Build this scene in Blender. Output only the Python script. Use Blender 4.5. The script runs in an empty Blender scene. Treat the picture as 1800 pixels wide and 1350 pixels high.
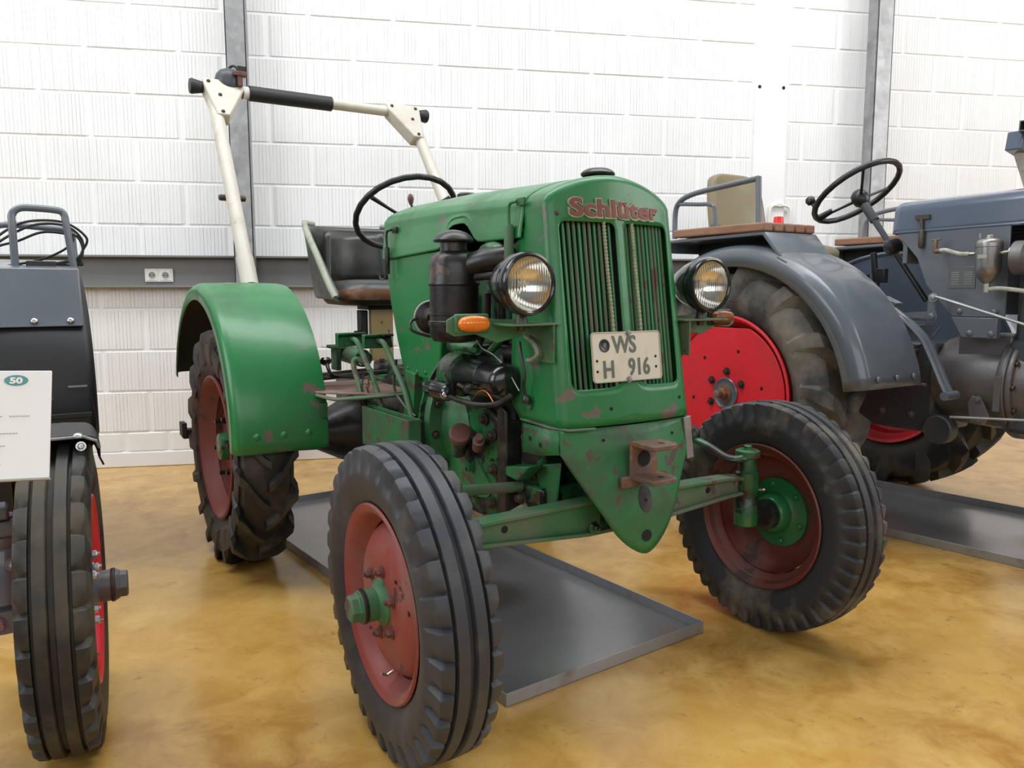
import bpy, math, random
from math import sin, cos, pi, radians, sqrt, atan2
from mathutils import Vector, Matrix
random.seed(7)
S = bpy.context.scene
COL = S.collection

# ------------------------------------------------------------------ camera
YAW, PIT, ROL = radians(11.129), radians(6.697), radians(-0.093)
TW = radians(21.452)            # heading of the parked tractors against the wall
d_ = Vector((sin(YAW)*cos(PIT), cos(YAW)*cos(PIT), -sin(PIT)))
r_ = Vector((cos(YAW), -sin(YAW), 0)); u_ = r_.cross(d_)
r2 = r_*cos(ROL)+u_*sin(ROL); u2 = -r_*sin(ROL)+u_*cos(ROL)
cd = bpy.data.cameras.new('camera'); cam = bpy.data.objects.new('camera', cd); COL.objects.link(cam)
cam.matrix_world = Matrix(((r2.x, u2.x, -d_.x, -0.659), (r2.y, u2.y, -d_.y, -1.929), (r2.z, u2.z, -d_.z, 1.0246), (0, 0, 0, 1)))
cd.sensor_width = 36; cd.lens = 1380.34/1800*36; cd.clip_start = .05
S.camera = cam

# ------------------------------------------------------------------ light
w = bpy.data.worlds.new('world'); S.world = w; w.use_nodes = True
bg = w.node_tree.nodes['Background']; bg.inputs[0].default_value = (.86, .93, 1, 1); bg.inputs[1].default_value = .24

def area(name, loc, size, power, target, col=(1, 1, 1)):
    l = bpy.data.lights.new(name, 'AREA'); l.shape = 'RECTANGLE'; l.size, l.size_y = size; l.energy = power; l.color = col
    o = bpy.data.objects.new(name, l); COL.objects.link(o); o.location = loc
    o.rotation_euler = (Vector(target)-Vector(loc)).to_track_quat('-Z', 'Y').to_euler(); return o
area('skylight_lamp', (-.5, .9, 5.3), (9, 1.6), 320, (-.5, 1.5, 0), (.97, .99, 1))
area('window_lamp', (-6.5, -1.0, 3.2), (4, 3), 150, (0, 1.5, .8), (.95, .98, 1))  # unseen area lights from here on, added as fill; no windows built
area('window_lamp', (6.5, -1.5, 3.4), (4, 3), 160, (2.5, 2.0, 1.2), (1, .99, .97))
area('window_lamp', (-.5, -6.0, 3.2), (8, 2.6), 130, (0, 1, .8), (1, 1, 1))  # unseen, added behind the camera to fill the fronts

S.view_settings.view_transform = 'Standard'; S.view_settings.look = 'None'
S.view_settings.exposure = 0.15; S.view_settings.gamma = 1; S.view_settings.use_curve_mapping = False

# ------------------------------------------------------------------ mesh builder
def V(*a): return Vector(a)
def frame(d):
    d = Vector(d).normalized(); a = Vector((0, 0, 1)) if abs(d.z) < .9 else Vector((1, 0, 0))
    x = a.cross(d).normalized(); y = d.cross(x); return x, y, d

class MB:
    def __init__(s): s.v = []; s.f = []
    def add(s, vs, fs):
        n = len(s.v); s.v += [tuple(v) for v in vs]; s.f += [tuple(i+n for i in f) for f in fs]; return s
    def box(s, c, sz, rot=None, taper=1.0):
        c = Vector(c); hx, hy, hz = sz[0]/2, sz[1]/2, sz[2]/2
        vs = []
        for z in (-1, 1):
            k = taper if z > 0 else 1
            for x, y in ((-1, -1), (1, -1), (1, 1), (-1, 1)):
                p = Vector((x*hx*k, y*hy*k, z*hz)); vs.append(c+(rot @ p if rot else p))
        return s.add(vs, [(3, 2, 1, 0), (4, 5, 6, 7), (0, 1, 5, 4), (1, 2, 6, 5), (2, 3, 7, 6), (3, 0, 4, 7)])
    def tube(s, pts, r, n=10, closed=False, cap=True, flat=1.0, up=None):
        pts = [Vector(p) for p in pts]; m = len(pts); rr = r if isinstance(r, (list, tuple)) else [r]*m
        T = []
        for i in range(m):
            a = pts[(i-1) % m] if closed or i > 0 else pts[i]; b = pts[(i+1) % m] if closed or i < m-1 else pts[i]
            T.append((b-a).normalized())
        x = (Vector(up).cross(T[0]).normalized() if up else frame(T[0])[0]); vs = []
        for i in range(m):
            x = (x-T[i]*x.dot(T[i])).normalized(); y = T[i].cross(x)
            for k in range(n):
                a = 2*pi*k/n; vs.append(pts[i]+rr[i]*(cos(a)*x+sin(a)*y*flat))
        fs = []
        for i in range(m if closed else m-1):
            j = (i+1) % m
            for k in range(n): fs.append((i*n+k, i*n+(k+1) % n, j*n+(k+1) % n, j*n+k))
        if cap and not closed: fs += [tuple(range(n))[::-1], tuple((m-1)*n+k for k in range(n))]
        return s.add(vs, fs)
    def lathe(s, prof, o, d, n=32, cap=True, fn=None):
        # prof: (radius, height along d)
        x, y, d = frame(d); o = Vector(o); vs = []; m = len(prof)
        for i, (r, h) in enumerate(prof):
            for k in range(n):
                a = 2*pi*k/n; r2_, h2 = fn(i, k, r, h) if fn else (r, h)
                vs.append(o+d*h2+r2_*(cos(a)*x+sin(a)*y))
        fs = [(i*n+k, i*n+(k+1) % n, (i+1)*n+(k+1) % n, (i+1)*n+k) for i in range(m-1) for k in range(n)]
        if cap: fs += [tuple(range(n))[::-1], tuple((m-1)*n+k for k in range(n))]
        return s.add(vs, fs)
    def prism(s, poly, o, u, v, th):
        # 2D polygon in axes u,v at o, thickness th along u x v (centred)
        o, u, v = Vector(o), Vector(u), Vector(v); n = u.cross(v).normalized(); m = len(poly)
        vs = [o+u*a+v*b-n*th/2 for a, b in poly]+[o+u*a+v*b+n*th/2 for a, b in poly]
        fs = [tuple(range(m))[::-1], tuple(range(m, 2*m))]+[(i, (i+1) % m, m+(i+1) % m, m+i) for i in range(m)]
        return s.add(vs, fs)
    def grid(s, rows, closed_u=False):
        m, n = len(rows), len(rows[0]); vs = [p for r in rows for p in r]
        fs = [(i*n+k, i*n+(k+1) % n, (i+1)*n+(k+1) % n, (i+1)*n+k) for i in range(m-1) for k in range(n if closed_u else n-1)]
        return s.add(vs, fs)
    def bolt(s, p, d, r=.009, h=.008, washer=True, n=6):
        if washer: s.lathe([(r*1.5, 0), (r*1.5, h*.25)], p, d, 12)
        s.lathe([(r, 0), (r, h*.85), (r*.8, h)], p, d, n); return s
    def rivet(s, p, d, r=.01, h=.006):
        s.lathe([(r*cos(a), h*sin(a)) for a in (0, .4, .8, 1.15, 1.45)], p, d, 12); return s
    def torus(s, c, d, R, r, N=48, n=10, wav=0):
        x, y, d = frame(d); c = Vector(c)
        return s.tube([c+(cos(2*pi*i/N)*x+sin(2*pi*i/N)*y)*(R-(wav if i % 4 < 2 else 0)) for i in range(N)], r, n, closed=True)

def arc(c, r, a0, a1, n, plane='yz', x=0):
    out = []
    for i in range(n+1):
        a = radians(a0+(a1-a0)*i/n)
        p, q = c[0]+r*cos(a), c[1]+r*sin(a)
        out.append({'yz': (x, p, q), 'xz': (p, x, q), 'xy': (p, q, x)}[plane])
    return out
def smooth(pts, k=6):
    # Catmull-Rom through points
    P = [Vector(p) for p in pts]; P = [2*P[0]-P[1]]+P+[2*P[-1]-P[-2]]; out = []
    for i in range(1, len(P)-2):
        for j in range(k):
            t = j/k; a, b, c, d = P[i-1:i+3]
            out.append(.5*((2*b)+(c-a)*t+(2*a-5*b+4*c-d)*t*t+(3*b-a-3*c+d)*t*t*t))
    return out+[P[-2]]
def rot(ax, deg): return Matrix.Rotation(radians(deg), 3, ax)

def obj(name, mb, mat, parent=None, smooth_=True, bevel=0, ang=40, loc=None, solid=0):
    me = bpy.data.meshes.new(name); me.from_pydata(mb.v, [], mb.f)
    if mat: me.materials.append(mat)
    if smooth_:
        me.polygons.foreach_set('use_smooth', [True]*len(me.polygons)); me.set_sharp_from_angle(angle=radians(ang))
    me.update(); o = bpy.data.objects.new(name, me); COL.objects.link(o)
    if parent: o.parent = parent
    if loc: o.location = loc
    if solid:
        m = o.modifiers.new('solid', 'SOLIDIFY'); m.thickness = solid; m.offset = 0
    if bevel:
        m = o.modifiers.new('bevel', 'BEVEL'); m.width = bevel; m.segments = 2; m.limit_method = 'ANGLE'; m.angle_limit = radians(35); m.harden_normals = False
    return o
def copyo(o, parent=None, loc=None, rz=None):
    c = o.copy(); COL.objects.link(c)
    if parent is not None: c.parent = parent
    if loc is not None: c.location = loc
    if rz is not None: c.rotation_euler = (0, 0, rz)
    return c
def copytree(o, parent=None):
    c = copyo(o, parent)
    for ch in list(o.children): copytree(ch, c)
    return c
def bolts(name, pts, d, r, h, mat, parent, kind='bolt'):
    # one small mesh, one object per bolt / rivet / hole
    first = None
    for p in pts:
        if first is None:
            mb = MB()
            if kind == 'bolt': mb.bolt((0, 0, 0), d, r, h)
            elif kind == 'rivet': mb.rivet((0, 0, 0), d, r, h)
            else: mb.lathe([(r, 0), (r, h)], (0, 0, 0), d, 18)
            first = obj(name, mb, mat, parent, loc=p)
        else: copyo(first, parent, p)
    return first
def tag(o, label=None, cat=None, group=None, kind=None):
    for k, v in (('label', label), ('category', cat), ('group', group), ('kind', kind)):
        if v: o[k] = v
    return o
def empty(name, label, cat, loc=(0, 0, 0), rz=0, group=None):
    o = bpy.data.objects.new(name, None); COL.objects.link(o); o.location = loc; o.rotation_euler = (0, 0, rz)
    o.empty_display_size = .1; return tag(o, label, cat, group)
def flatten(o, tmp=False):
    # text curve -> list of verts / faces
    dg = bpy.context.evaluated_depsgraph_get(); me = bpy.data.meshes.new_from_object(o.evaluated_get(dg))
    v = [tuple(p.co) for p in me.vertices]; f = [tuple(p.vertices) for p in me.polygons]
    bpy.data.objects.remove(o); bpy.data.meshes.remove(me); return v, f
def text(body, size, depth=.001, bold=0.0, align='LEFT', space=1.0, bev=0):
    c = bpy.data.curves.new('text', 'FONT'); c.body = body; c.size = size; c.extrude = depth; c.offset = bold; c.align_x = align; c.space_character = space
    c.resolution_u = 3; c.bevel_depth = bev; c.bevel_resolution = 0
    o = bpy.data.objects.new('text', c); COL.objects.link(o); r = flatten(o); bpy.data.curves.remove(c); return r

# ------------------------------------------------------------------ materials
def newmat(name):
    m = bpy.data.materials.new(name); m.use_nodes = True; nt = m.node_tree; return m, nt, nt.nodes['Principled BSDF']
def N(nt, typ, **k):
    n = nt.nodes.new(typ)
    for a, b in k.items():
        if a.startswith('i_'): n.inputs[a[2:]].default_value = b
        else: setattr(n, a, b)
    return n
def noise(nt, co, scale, detail=4, rough=.55, dist=0):
    n = N(nt, 'ShaderNodeTexNoise', i_Scale=scale, i_Detail=detail, i_Roughness=rough, i_Distortion=dist); nt.links.new(co, n.inputs['Vector']); return n.outputs['Fac']
def ramp(nt, fac, a, b, c0=(0, 0, 0, 1), c1=(1, 1, 1, 1)):
    n = N(nt, 'ShaderNodeValToRGB'); n.color_ramp.elements[0].position = a; n.color_ramp.elements[1].position = b
    n.color_ramp.elements[0].color = c0; n.color_ramp.elements[1].color = c1; nt.links.new(fac, n.inputs[0]); return n.outputs[0]
def mix(nt, fac, a, b, bl='MIX'):
    n = N(nt, 'ShaderNodeMix', data_type='RGBA', blend_type=bl)
    for i, x in ((0, fac), (6, a), (7, b)):
        if hasattr(x, 'links') or isinstance(x, bpy.types.NodeSocket): nt.links.new(x, n.inputs[i])
        else: n.inputs[i].default_value = x if i == 0 else (*x[:3], 1)
    return n.outputs[2]
def bump(nt, h, strength, dist, b):
    n = N(nt, 'ShaderNodeBump', i_Strength=strength, i_Distance=dist); nt.links.new(h, n.inputs['Height']); nt.links.new(n.outputs[0], b.inputs['Normal'])
def rgb(r, g, b):
    f = lambda c: (c/255/12.92) if c < 10.3 else ((c/255+.055)/1.055)**2.4
    return (f(r), f(g), f(b))
def paint(name, col, rough=.4, metal=0, chip=None, thr=.66, cscale=9, dirt=None, dthr=.5, dscale=3, var=.12, bmp=.25, coat=0, bsc=60):
    m, nt, b = newmat(name); tc = N(nt, 'ShaderNodeTexCoord').outputs['Object']
    n1 = noise(nt, tc, 2.3, 5)
    c = mix(nt, ramp(nt, n1, .3, .7), tuple(x*(1-var) for x in col), tuple(min(1, x*(1+var)) for x in col))
    rsock = None
    if dirt:
        dm = ramp(nt, noise(nt, tc, dscale, 8, .62), dthr, dthr+.22); c = mix(nt, dm, c, dirt)
        rsock = dm
    hgt = noise(nt, tc, bsc, 3)
    if chip:
        cm = ramp(nt, noise(nt, tc, cscale, 9, .6, .4), thr, thr+.02); c = mix(nt, cm, c, chip); rsock = cm if rsock is None else rsock
        mm = N(nt, 'ShaderNodeMath', operation='MULTIPLY_ADD'); nt.links.new(cm, mm.inputs[0]); mm.inputs[1].default_value = -.8; nt.links.new(hgt, mm.inputs[2]); hgt = mm.outputs[0]
    nt.links.new(c, b.inputs['Base Color']); b.inputs['Roughness'].default_value = rough; b.inputs['Metallic'].default_value = metal
    if rsock is not None:
        mr = N(nt, 'ShaderNodeMapRange'); nt.links.new(rsock, mr.inputs[0]); mr.inputs[3].default_value = rough; mr.inputs[4].default_value = min(.85, rough+.3); nt.links.new(mr.outputs[0], b.inputs['Roughness'])
    if coat: b.inputs['Coat Weight'].default_value = coat; b.inputs['Coat Roughness'].default_value = .08
    if bmp: bump(nt, hgt, bmp, .001, b)
    return m
G = (.017, .172, .046)
M = {}
M['green'] = paint('green_paint', G, .34, chip=(.14, .105, .085), thr=.635, cscale=8, dirt=(.035, .13, .05), dthr=.52, dscale=4, coat=.1)
M['green_worn'] = paint('green_worn_paint', (.024, .16, .05), .42, chip=(.085, .055, .042), thr=.595, cscale=10, dirt=(.045, .075, .04), dthr=.45, dscale=7)
M['green_dusty'] = paint('green_dusty_paint', (.045, .16, .065), .5, chip=(.10, .07, .055), thr=.61, cscale=12, dirt=(.14, .14, .10), dthr=.42, dscale=6)
M['green_oily'] = paint('green_oily_paint', (.018, .14, .042), .3, chip=(.014, .012, .010), thr=.49, cscale=13, dirt=(.022, .028, .02), dthr=.44, dscale=9, coat=.2)
M['oily'] = paint('oily_iron', (.018, .016, .015), .35, dirt=(.06, .05, .035), dthr=.5, dscale=14, bmp=.5)  # oily iron; on the green tractor's rear axle it stands for shade
M['black'] = paint('black_gloss_paint', (.010, .010, .011), .2, dirt=(.05, .045, .04), dthr=.62, dscale=9, bmp=.1, coat=.4)
M['black_rusty'] = paint('black_rusty_paint', (.009, .008, .008), .34, chip=(.05, .024, .016), thr=.57, cscale=9, dirt=(.024, .015, .012), dthr=.5, dscale=10, bmp=.5)
M['black_matt'] = paint('black_matt', (.012, .012, .012), .55, bmp=.2)
M['black_fender'] = paint('black_fender_paint', (.006, .006, .007), .5, bmp=.1)
M['underseal'] = paint('black_underside', (.010, .011, .010), .7, bmp=.2)  # missing light under the mudguards, put into the colour as black
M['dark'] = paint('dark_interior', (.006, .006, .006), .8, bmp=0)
M['rubber'] = paint('tyre_rubber', (.036, .039, .046), .5, dirt=(.095, .09, .08), dthr=.5, dscale=7, bmp=.35, bsc=90)
M['rubber_dark'] = paint('tyre_rubber_dark', (.018, .018, .019), .5, dirt=(.085, .072, .05), dthr=.44, dscale=7, bmp=.4)
M['rubber_big'] = paint('big_tyre_rubber', (.050, .050, .052), .65, dirt=(.23, .205, .165), dthr=.42, dscale=4, bmp=.6, bsc=50)
M['rubber_dusty'] = paint('tyre_rubber_dusty', (.026, .027, .031), .6, dirt=(.19, .165, .13), dthr=.50, dscale=6, bmp=.6, bsc=50)
M['rim_red'] = paint('wheel_red_paint', (.27, .055, .045), .5, chip=(.08, .035, .028), thr=.64, cscale=10, dirt=(.22, .13, .11), dthr=.5, dscale=5)
M['rim_brown'] = paint('wheel_brown_red_paint', (.16, .035, .026), .5, chip=(.06, .03, .025), thr=.6, cscale=9, dirt=(.10, .05, .04), dthr=.48, dscale=5)
M['bright_red'] = paint('bright_red_paint', (.72, .026, .040), .38, dirt=(.5, .03, .04), dthr=.55, bmp=.15)
M['rust'] = paint('rusty_steel', (.17, .10, .075), .6, metal=.3, chip=(.24, .12, .06), thr=.55, cscale=14, dirt=(.3, .24, .21), dthr=.5, dscale=8, bmp=.5)
M['bolt'] = paint('dirty_bolt', (.07, .06, .05), .45, metal=.6, dirt=(.10, .06, .04), dthr=.5, dscale=30)
M['bolt_red'] = paint('red_brown_nut', (.14, .05, .04), .5, dirt=(.06, .04, .03), dthr=.5, dscale=30)
M['steel'] = paint('bright_steel', (.5, .5, .5), .3, metal=1, dirt=(.25, .24, .22), dthr=.55, dscale=20)
M['zinc'] = paint('zinc_fitting', (.5, .47, .4), .32, metal=.9, bmp=.1)
M['chrome'] = paint('polished_reflector', (.75, .75, .74), .16, metal=1, bmp=0)
M['cream'] = paint('cream_paint', (.52, .49, .42), .4, chip=(.12, .07, .045), thr=.70, cscale=14, dirt=(.42, .37, .28), dthr=.52, dscale=6)
M['grey'] = paint('grey_blue_paint', (.105, .12, .14), .28, dirt=(.12, .125, .13), dthr=.5, bmp=.12, coat=.3)
M['grey_blue'] = paint('blue_grey_gloss_paint', (.085, .108, .15), .2, bmp=.08, coat=.4)
M['grey_cast'] = paint('grey_cast_iron', (.14, .14, .145), .32, metal=.35, dirt=(.11, .085, .07), dthr=.48, dscale=5, bmp=.4)
M['grey_dark'] = paint('dark_grey_paint', (.05, .058, .068), .4, dirt=(.03, .028, .026), dthr=.5, bmp=.3)
M['tan'] = paint('tan_vinyl', (.20, .165, .09), .4, dirt=(.235, .19, .11), dthr=.5, bmp=.2)
M['seat'] = paint('dark_green_vinyl', (.028, .030, .026), .34, dirt=(.055, .056, .048), dthr=.5, dscale=5, bmp=.2, bsc=120)
M['piping'] = paint('pale_piping', (.30, .32, .25), .5, dirt=(.15, .16, .12), dthr=.5, dscale=12)
M['seat_worn'] = paint('worn_brown_edge', (.19, .075, .035), .55, dirt=(.32, .26, .2), dthr=.52, dscale=9)
M['post'] = paint('ochre_post_paint', (.44, .32, .14), .5, chip=(.12, .08, .05), thr=.62, cscale=12)
M['sleeve'] = paint('grey_sleeve', (.26, .25, .21), .6, dirt=(.12, .11, .09), dthr=.5, dscale=25)
M['hose'] = paint('pale_hose', (.42, .41, .36), .55, dirt=(.2, .18, .15), dthr=.5, dscale=25)
M['cord'] = paint('beige_cord', (.32, .34, .22), .7, dirt=(.2, .2, .13), dthr=.5, dscale=20)
M['badge'] = paint('badge_red', (.20, .040, .030), .5, dirt=(.12, .05, .04), dthr=.5, dscale=12)
M['badge_edge'] = paint('badge_edge', (.34, .36, .22), .5, dirt=(.05, .14, .06), dthr=.5, dscale=22)
M['plate'] = paint('number_plate_enamel', (.62, .58, .47), .35, dirt=(.5, .45, .34), dthr=.5, dscale=8, bmp=.1)
M['plate_edge'] = paint('number_plate_edge', (.42, .42, .33), .35, bmp=.1)
M['plate_ink'] = paint('number_plate_ink', (.10, .125, .095), .4, bmp=0)
M['white_plastic'] = paint('white_plastic', (.72, .72, .68), .35, bmp=0)
M['socket_dark'] = paint('socket_dark', (.25, .25, .24), .4, bmp=0)
M['card'] = paint('white_card', (.88, .88, .88), .4, bmp=0, var=.0)
M['teal'] = paint('teal_print', (.10, .34, .34), .5, bmp=0)
M['grey_print'] = paint('grey_print', (.42, .42, .42), .5, bmp=0)
M['red_plastic'] = paint('red_plastic', (.75, .03, .02), .3, bmp=0)
M['black_plastic'] = paint('black_plastic', (.012, .012, .014), .35, bmp=0)
M['copper'] = paint('copper_wire', (.5, .16, .06), .3, metal=.8, bmp=0)

def galv():
    m, nt, b = newmat('galvanised_steel'); tc = N(nt, 'ShaderNodeTexCoord').outputs['Object']
    vo = N(nt, 'ShaderNodeTexVoronoi', i_Scale=22); nt.links.new(tc, vo.inputs['Vector'])
    c = mix(nt, ramp(nt, noise(nt, tc, 9, 6), .35, .65), (.21, .235, .255), (.32, .345, .365))
    c = mix(nt, .12, c, vo.outputs['Color'], 'OVERLAY'); bw = N(nt, 'ShaderNodeHueSaturation', i_Saturation=.15); nt.links.new(c, bw.inputs['Color'])
    nt.links.new(bw.outputs[0], b.inputs['Base Color']); b.inputs['Metallic'].default_value = .55; b.inputs['Roughness'].default_value = .42; return m
M['galv'] = galv()
def blockmat():
    m, nt, b = newmat('white_painted_block'); tc = N(nt, 'ShaderNodeTexCoord').outputs['Object']; g = N(nt, 'ShaderNodeNewGeometry').outputs['Position']
    c = mix(nt, ramp(nt, noise(nt, g, 1.3, 5), .35, .65), (.73, .735, .735), (.81, .815, .815)); nt.links.new(c, b.inputs['Base Color']); b.inputs['Roughness'].default_value = .6
    n1 = noise(nt, g, 24, 6, .6, .3); n2 = noise(nt, g, 110, 3)
    a = N(nt, 'ShaderNodeMath', operation='MULTIPLY_ADD'); nt.links.new(n2, a.inputs[0]); a.inputs[1].default_value = .35; nt.links.new(n1, a.inputs[2])
    bump(nt, a.outputs[0], .32, .004, b); return m
M['block'] = blockmat()
M['plaster'] = paint('white_plaster', (.80, .80, .80), .6, var=.02, bmp=.4, bsc=40)
def floormat():
    m, nt, b = newmat('amber_resin_floor'); tc = N(nt, 'ShaderNodeNewGeometry').outputs['Position']
    n1 = noise(nt, tc, 1.5, 8, .6, .6); n2 = noise(nt, tc, 6.5, 8, .65, .5); n3 = noise(nt, tc, 26, 5, .7)
    c = mix(nt, ramp(nt, n1, .36, .64), (.35, .165, .028), (.53, .305, .07))
    c = mix(nt, ramp(nt, n2, .38, .68), c, (.60, .375, .11)); c = mix(nt, ramp(nt, n3, .60, .72), c, (.36, .21, .07))
    c = mix(nt, ramp(nt, noise(nt, tc, 11, 9, .7), .62, .72), c, (.24, .14, .05))
    nt.links.new(c, b.inputs['Base Color'])
    mr = N(nt, 'ShaderNodeMapRange'); nt.links.new(n2, mr.inputs[0]); mr.inputs[3].default_value = .14; mr.inputs[4].default_value = .32; nt.links.new(mr.outputs[0], b.inputs['Roughness'])
    b.inputs['Specular IOR Level'].default_value = .55
    bump(nt, n2, .10, .003, b); return m
M['floor'] = floormat()
def traymat():
    m, nt, b = newmat('steel_tray'); tc = N(nt, 'ShaderNodeTexCoord').outputs['Object']
    c = mix(nt, ramp(nt, noise(nt, tc, 3, 6), .35, .65), (.25, .25, .255), (.30, .30, .305))
    sp = N(nt, 'ShaderNodeTexGradient', gradient_type='SPHERICAL'); mp = N(nt, 'ShaderNodeMapping'); mp.inputs['Location'].default_value = (-.37, -.62, 0)
    nt.links.new(tc, mp.inputs[0]); sc = N(nt, 'ShaderNodeVectorMath', operation='SCALE'); sc.inputs['Scale'].default_value = 6; nt.links.new(mp.outputs[0], sc.inputs[0]); nt.links.new(sc.outputs[0], sp.inputs[0])
    c = mix(nt, ramp(nt, sp.outputs['Fac'], .05, .5, (0, 0, 0, 1), (.6, .6, .6, 1)), c, (.10, .09, .05))
    nt.links.new(c, b.inputs['Base Color']); b.inputs['Metallic'].default_value = .6; b.inputs['Roughness'].default_value = .24; bump(nt, noise(nt, tc, 4, 2), .15, .01, b); return m
M['tray'] = traymat()
M['tray_edge'] = paint('tray_edge_steel', (.36, .37, .39), .4, metal=.6, dirt=(.25, .21, .16), dthr=.55, dscale=8)
def glass(name, col, rough=.05, ior=1.45, fl=0, axis=0):
    m, nt, b = newmat(name); b.inputs['Base Color'].default_value = (*col, 1); b.inputs['Roughness'].default_value = rough; b.inputs['Transmission Weight'].default_value = 1; b.inputs['IOR'].default_value = ior
    if fl:
        tc = N(nt, 'ShaderNodeTexCoord').outputs['Object']; wv = N(nt, 'ShaderNodeTexWave', wave_type='BANDS', bands_direction='X', i_Scale=fl, i_Distortion=1.2); nt.links.new(tc, wv.inputs['Vector']); bump(nt, wv.outputs['Fac'], .5, .002, b)
    return m
M['lens'] = glass('fluted_lamp_glass', (.95, .93, .88), .08, 1.2, 42)
def ambermat():
    m, nt, b = newmat('amber_lens'); b.inputs['Base Color'].default_value = (.9, .22, .01, 1); b.inputs['Roughness'].default_value = .12; b.inputs['Transmission Weight'].default_value = .12; b.inputs['Coat Weight'].default_value = .5
    return m
M['amber'] = ambermat()
M['amber_dark'] = paint('weathered_amber', (.22, .07, .012), .25, dirt=(.08, .03, .01), dthr=.5, dscale=25)  # darker copy of the amber: unlit look of the right indicator as colour
def woodmat():
    m, nt, b = newmat('varnished_wood'); tc = N(nt, 'ShaderNodeTexCoord').outputs['Object']
    mp = N(nt, 'ShaderNodeMapping'); mp.inputs['Scale'].default_value = (10, 1.2, 10); nt.links.new(tc, mp.inputs[0])
    c = mix(nt, ramp(nt, noise(nt, mp.outputs[0], 5, 6, .6, 1), .3, .7), (.22, .10, .06), (.33, .17, .10)); nt.links.new(c, b.inputs['Base Color']); b.inputs['Roughness'].default_value = .45; return m
M['wood'] = woodmat()

# ------------------------------------------------------------------ room
fl = obj('floor', MB().grid([[(x, y, 0) for x in (-6, 8)] for y in (-6, 3.1)]), M['floor'], smooth_=False); tag(fl, kind='structure')
WY = 2.975
wall = obj('wall_back', MB().box((1, WY+.105, 2.5), (14, .2, 5.0)), M['plaster'], smooth_=False); tag(wall, kind='structure')

def blockmesh(L, H, ribs, seed, D=.04):
    # block with vertical combed grooves, slightly irregular outline; front face at y=0 looking to -y
    rnd = random.Random(seed); xs = []
    if ribs:
        n = int(L/.0195); step = L/n
        for i in range(n):
            a = -L/2+i*step; g = .0026*rnd.uniform(.6, 1.3) if i else 0
            if i: xs += [(a-g/2, 0), (a-.0002, .0030*rnd.uniform(.5, 1.2)), (a+g/2, 0)]
            else: xs.append((a, 0))
        xs.append((L/2, 0))
    else: xs = [(-L/2+L*i/8, 0) for i in range(9)]
    zs = [-H/2, -H/2+.006, 0, H/2-.006, H/2]; rows = []
    for j, z in enumerate(zs):
        row = []
        for i, (x, dy) in enumerate(xs):
            e = 0 if 0 < j < 4 else .008
            xe = x+(0 if 0 < i < len(xs)-1 else rnd.uniform(-.003, .003))
            edge = .006 if i in (0, len(xs)-1) else 0
            zz = z+(rnd.uniform(-.0022, .0022) if e else 0)
            row.append((xe, dy+max(e, edge)+ (rnd.uniform(-.0006, .0006)), zz))
        rows.append(row)
    mb = MB().grid(rows)
    back = [[(p[0], D, p[2]) for p in rows[0]], rows[0]]; mb.grid(back)
    mb.grid([rows[-1], [(p[0], D, p[2]) for p in rows[-1]]])
    mb.grid([[(r[0][0], D, r[0][2]), r[0]] for r in rows]); mb.grid([[r[-1], (r[-1][0], D, r[-1][2])] for r in rows])
    return mb
protos = []
for i in range(6): protos.append(obj('block', blockmesh(.4800, .2340, True, i), M['block'], wall, smooth_=False))
halves = {}
def putblock(x0, x1, z0, z1, first):
    L = x1-x0-.006; key = (round(L, 2), round(z1-z0, 2))
    zc = (z0+z1)/2; xc = (x0+x1)/2; y = WY+random.uniform(-.0012, .0015)
    if abs(L-.4805) < .01:
        k = random.randrange(6)
        if not used[k]: used[k] = True; o = protos[k]
        else: o = copyo(protos[k])
    else:
        if key not in halves: halves[key] = obj('block', blockmesh(L, z1-z0-.0065, True, hash(key) % 99), M['block'], wall, smooth_=False); o = halves[key]
        else: o = copyo(halves[key])
    o.location = (xc, y, zc)
    o.rotation_euler = (0, random.uniform(-.0015, .0015), 0)
used = [False]*6
PX0, PX1 = 1.922, 2.160
CH = .2405
for k in range(13):
    z0 = .207+CH*k; z1 = z0+CH
    off = -2.103 if k % 2 == 1 else -1.868
    x = off-.4865*5
    first = True
    while x < 4.75:
        a, b = x, x+.4865
        if b <= PX0+.02 or a >= PX1-.02:
            if b > PX0: b = min(b, 99)
            putblock(a, b, z0, z1, first)
        else:
            if a < PX0-.06: putblock(a, PX0, z0, z1, first)
            if b > PX1+.06: putblock(PX1, b, z0, z1, first)
        x += .4865
# low plinth course of plain small blocks
pb = [obj('plinth_block', blockmesh(.233, .112, False, 50+i), M['block'], wall, smooth_=False) for i in range(3)]
x = -4.4; i = 0
while x < 4.7:
    o = pb[i] if i < 3 else copyo(random.choice(pb)); o.location = (x+.12, WY-.001, .148); x += .2385; i += 1
tag(obj('baseboard_back', MB().box((1, WY+.01, .044), (14, .034, .086)), M['block'], bevel=.004), kind='structure')
pl_ = MB().box(((PX0+PX1)/2, WY+.008, 2.5), (PX1-PX0-.004, .03, 5)); pil = obj('concrete_pillar', pl_, M['plaster'], wall, bevel=.003)
bolts('screw_hole', [(1.953, WY-.0073, 2.35), (2.123, WY-.0073, 2.35)], (0, -1, 0), .011, .002, M['dark'], wall, 'disc')
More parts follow.
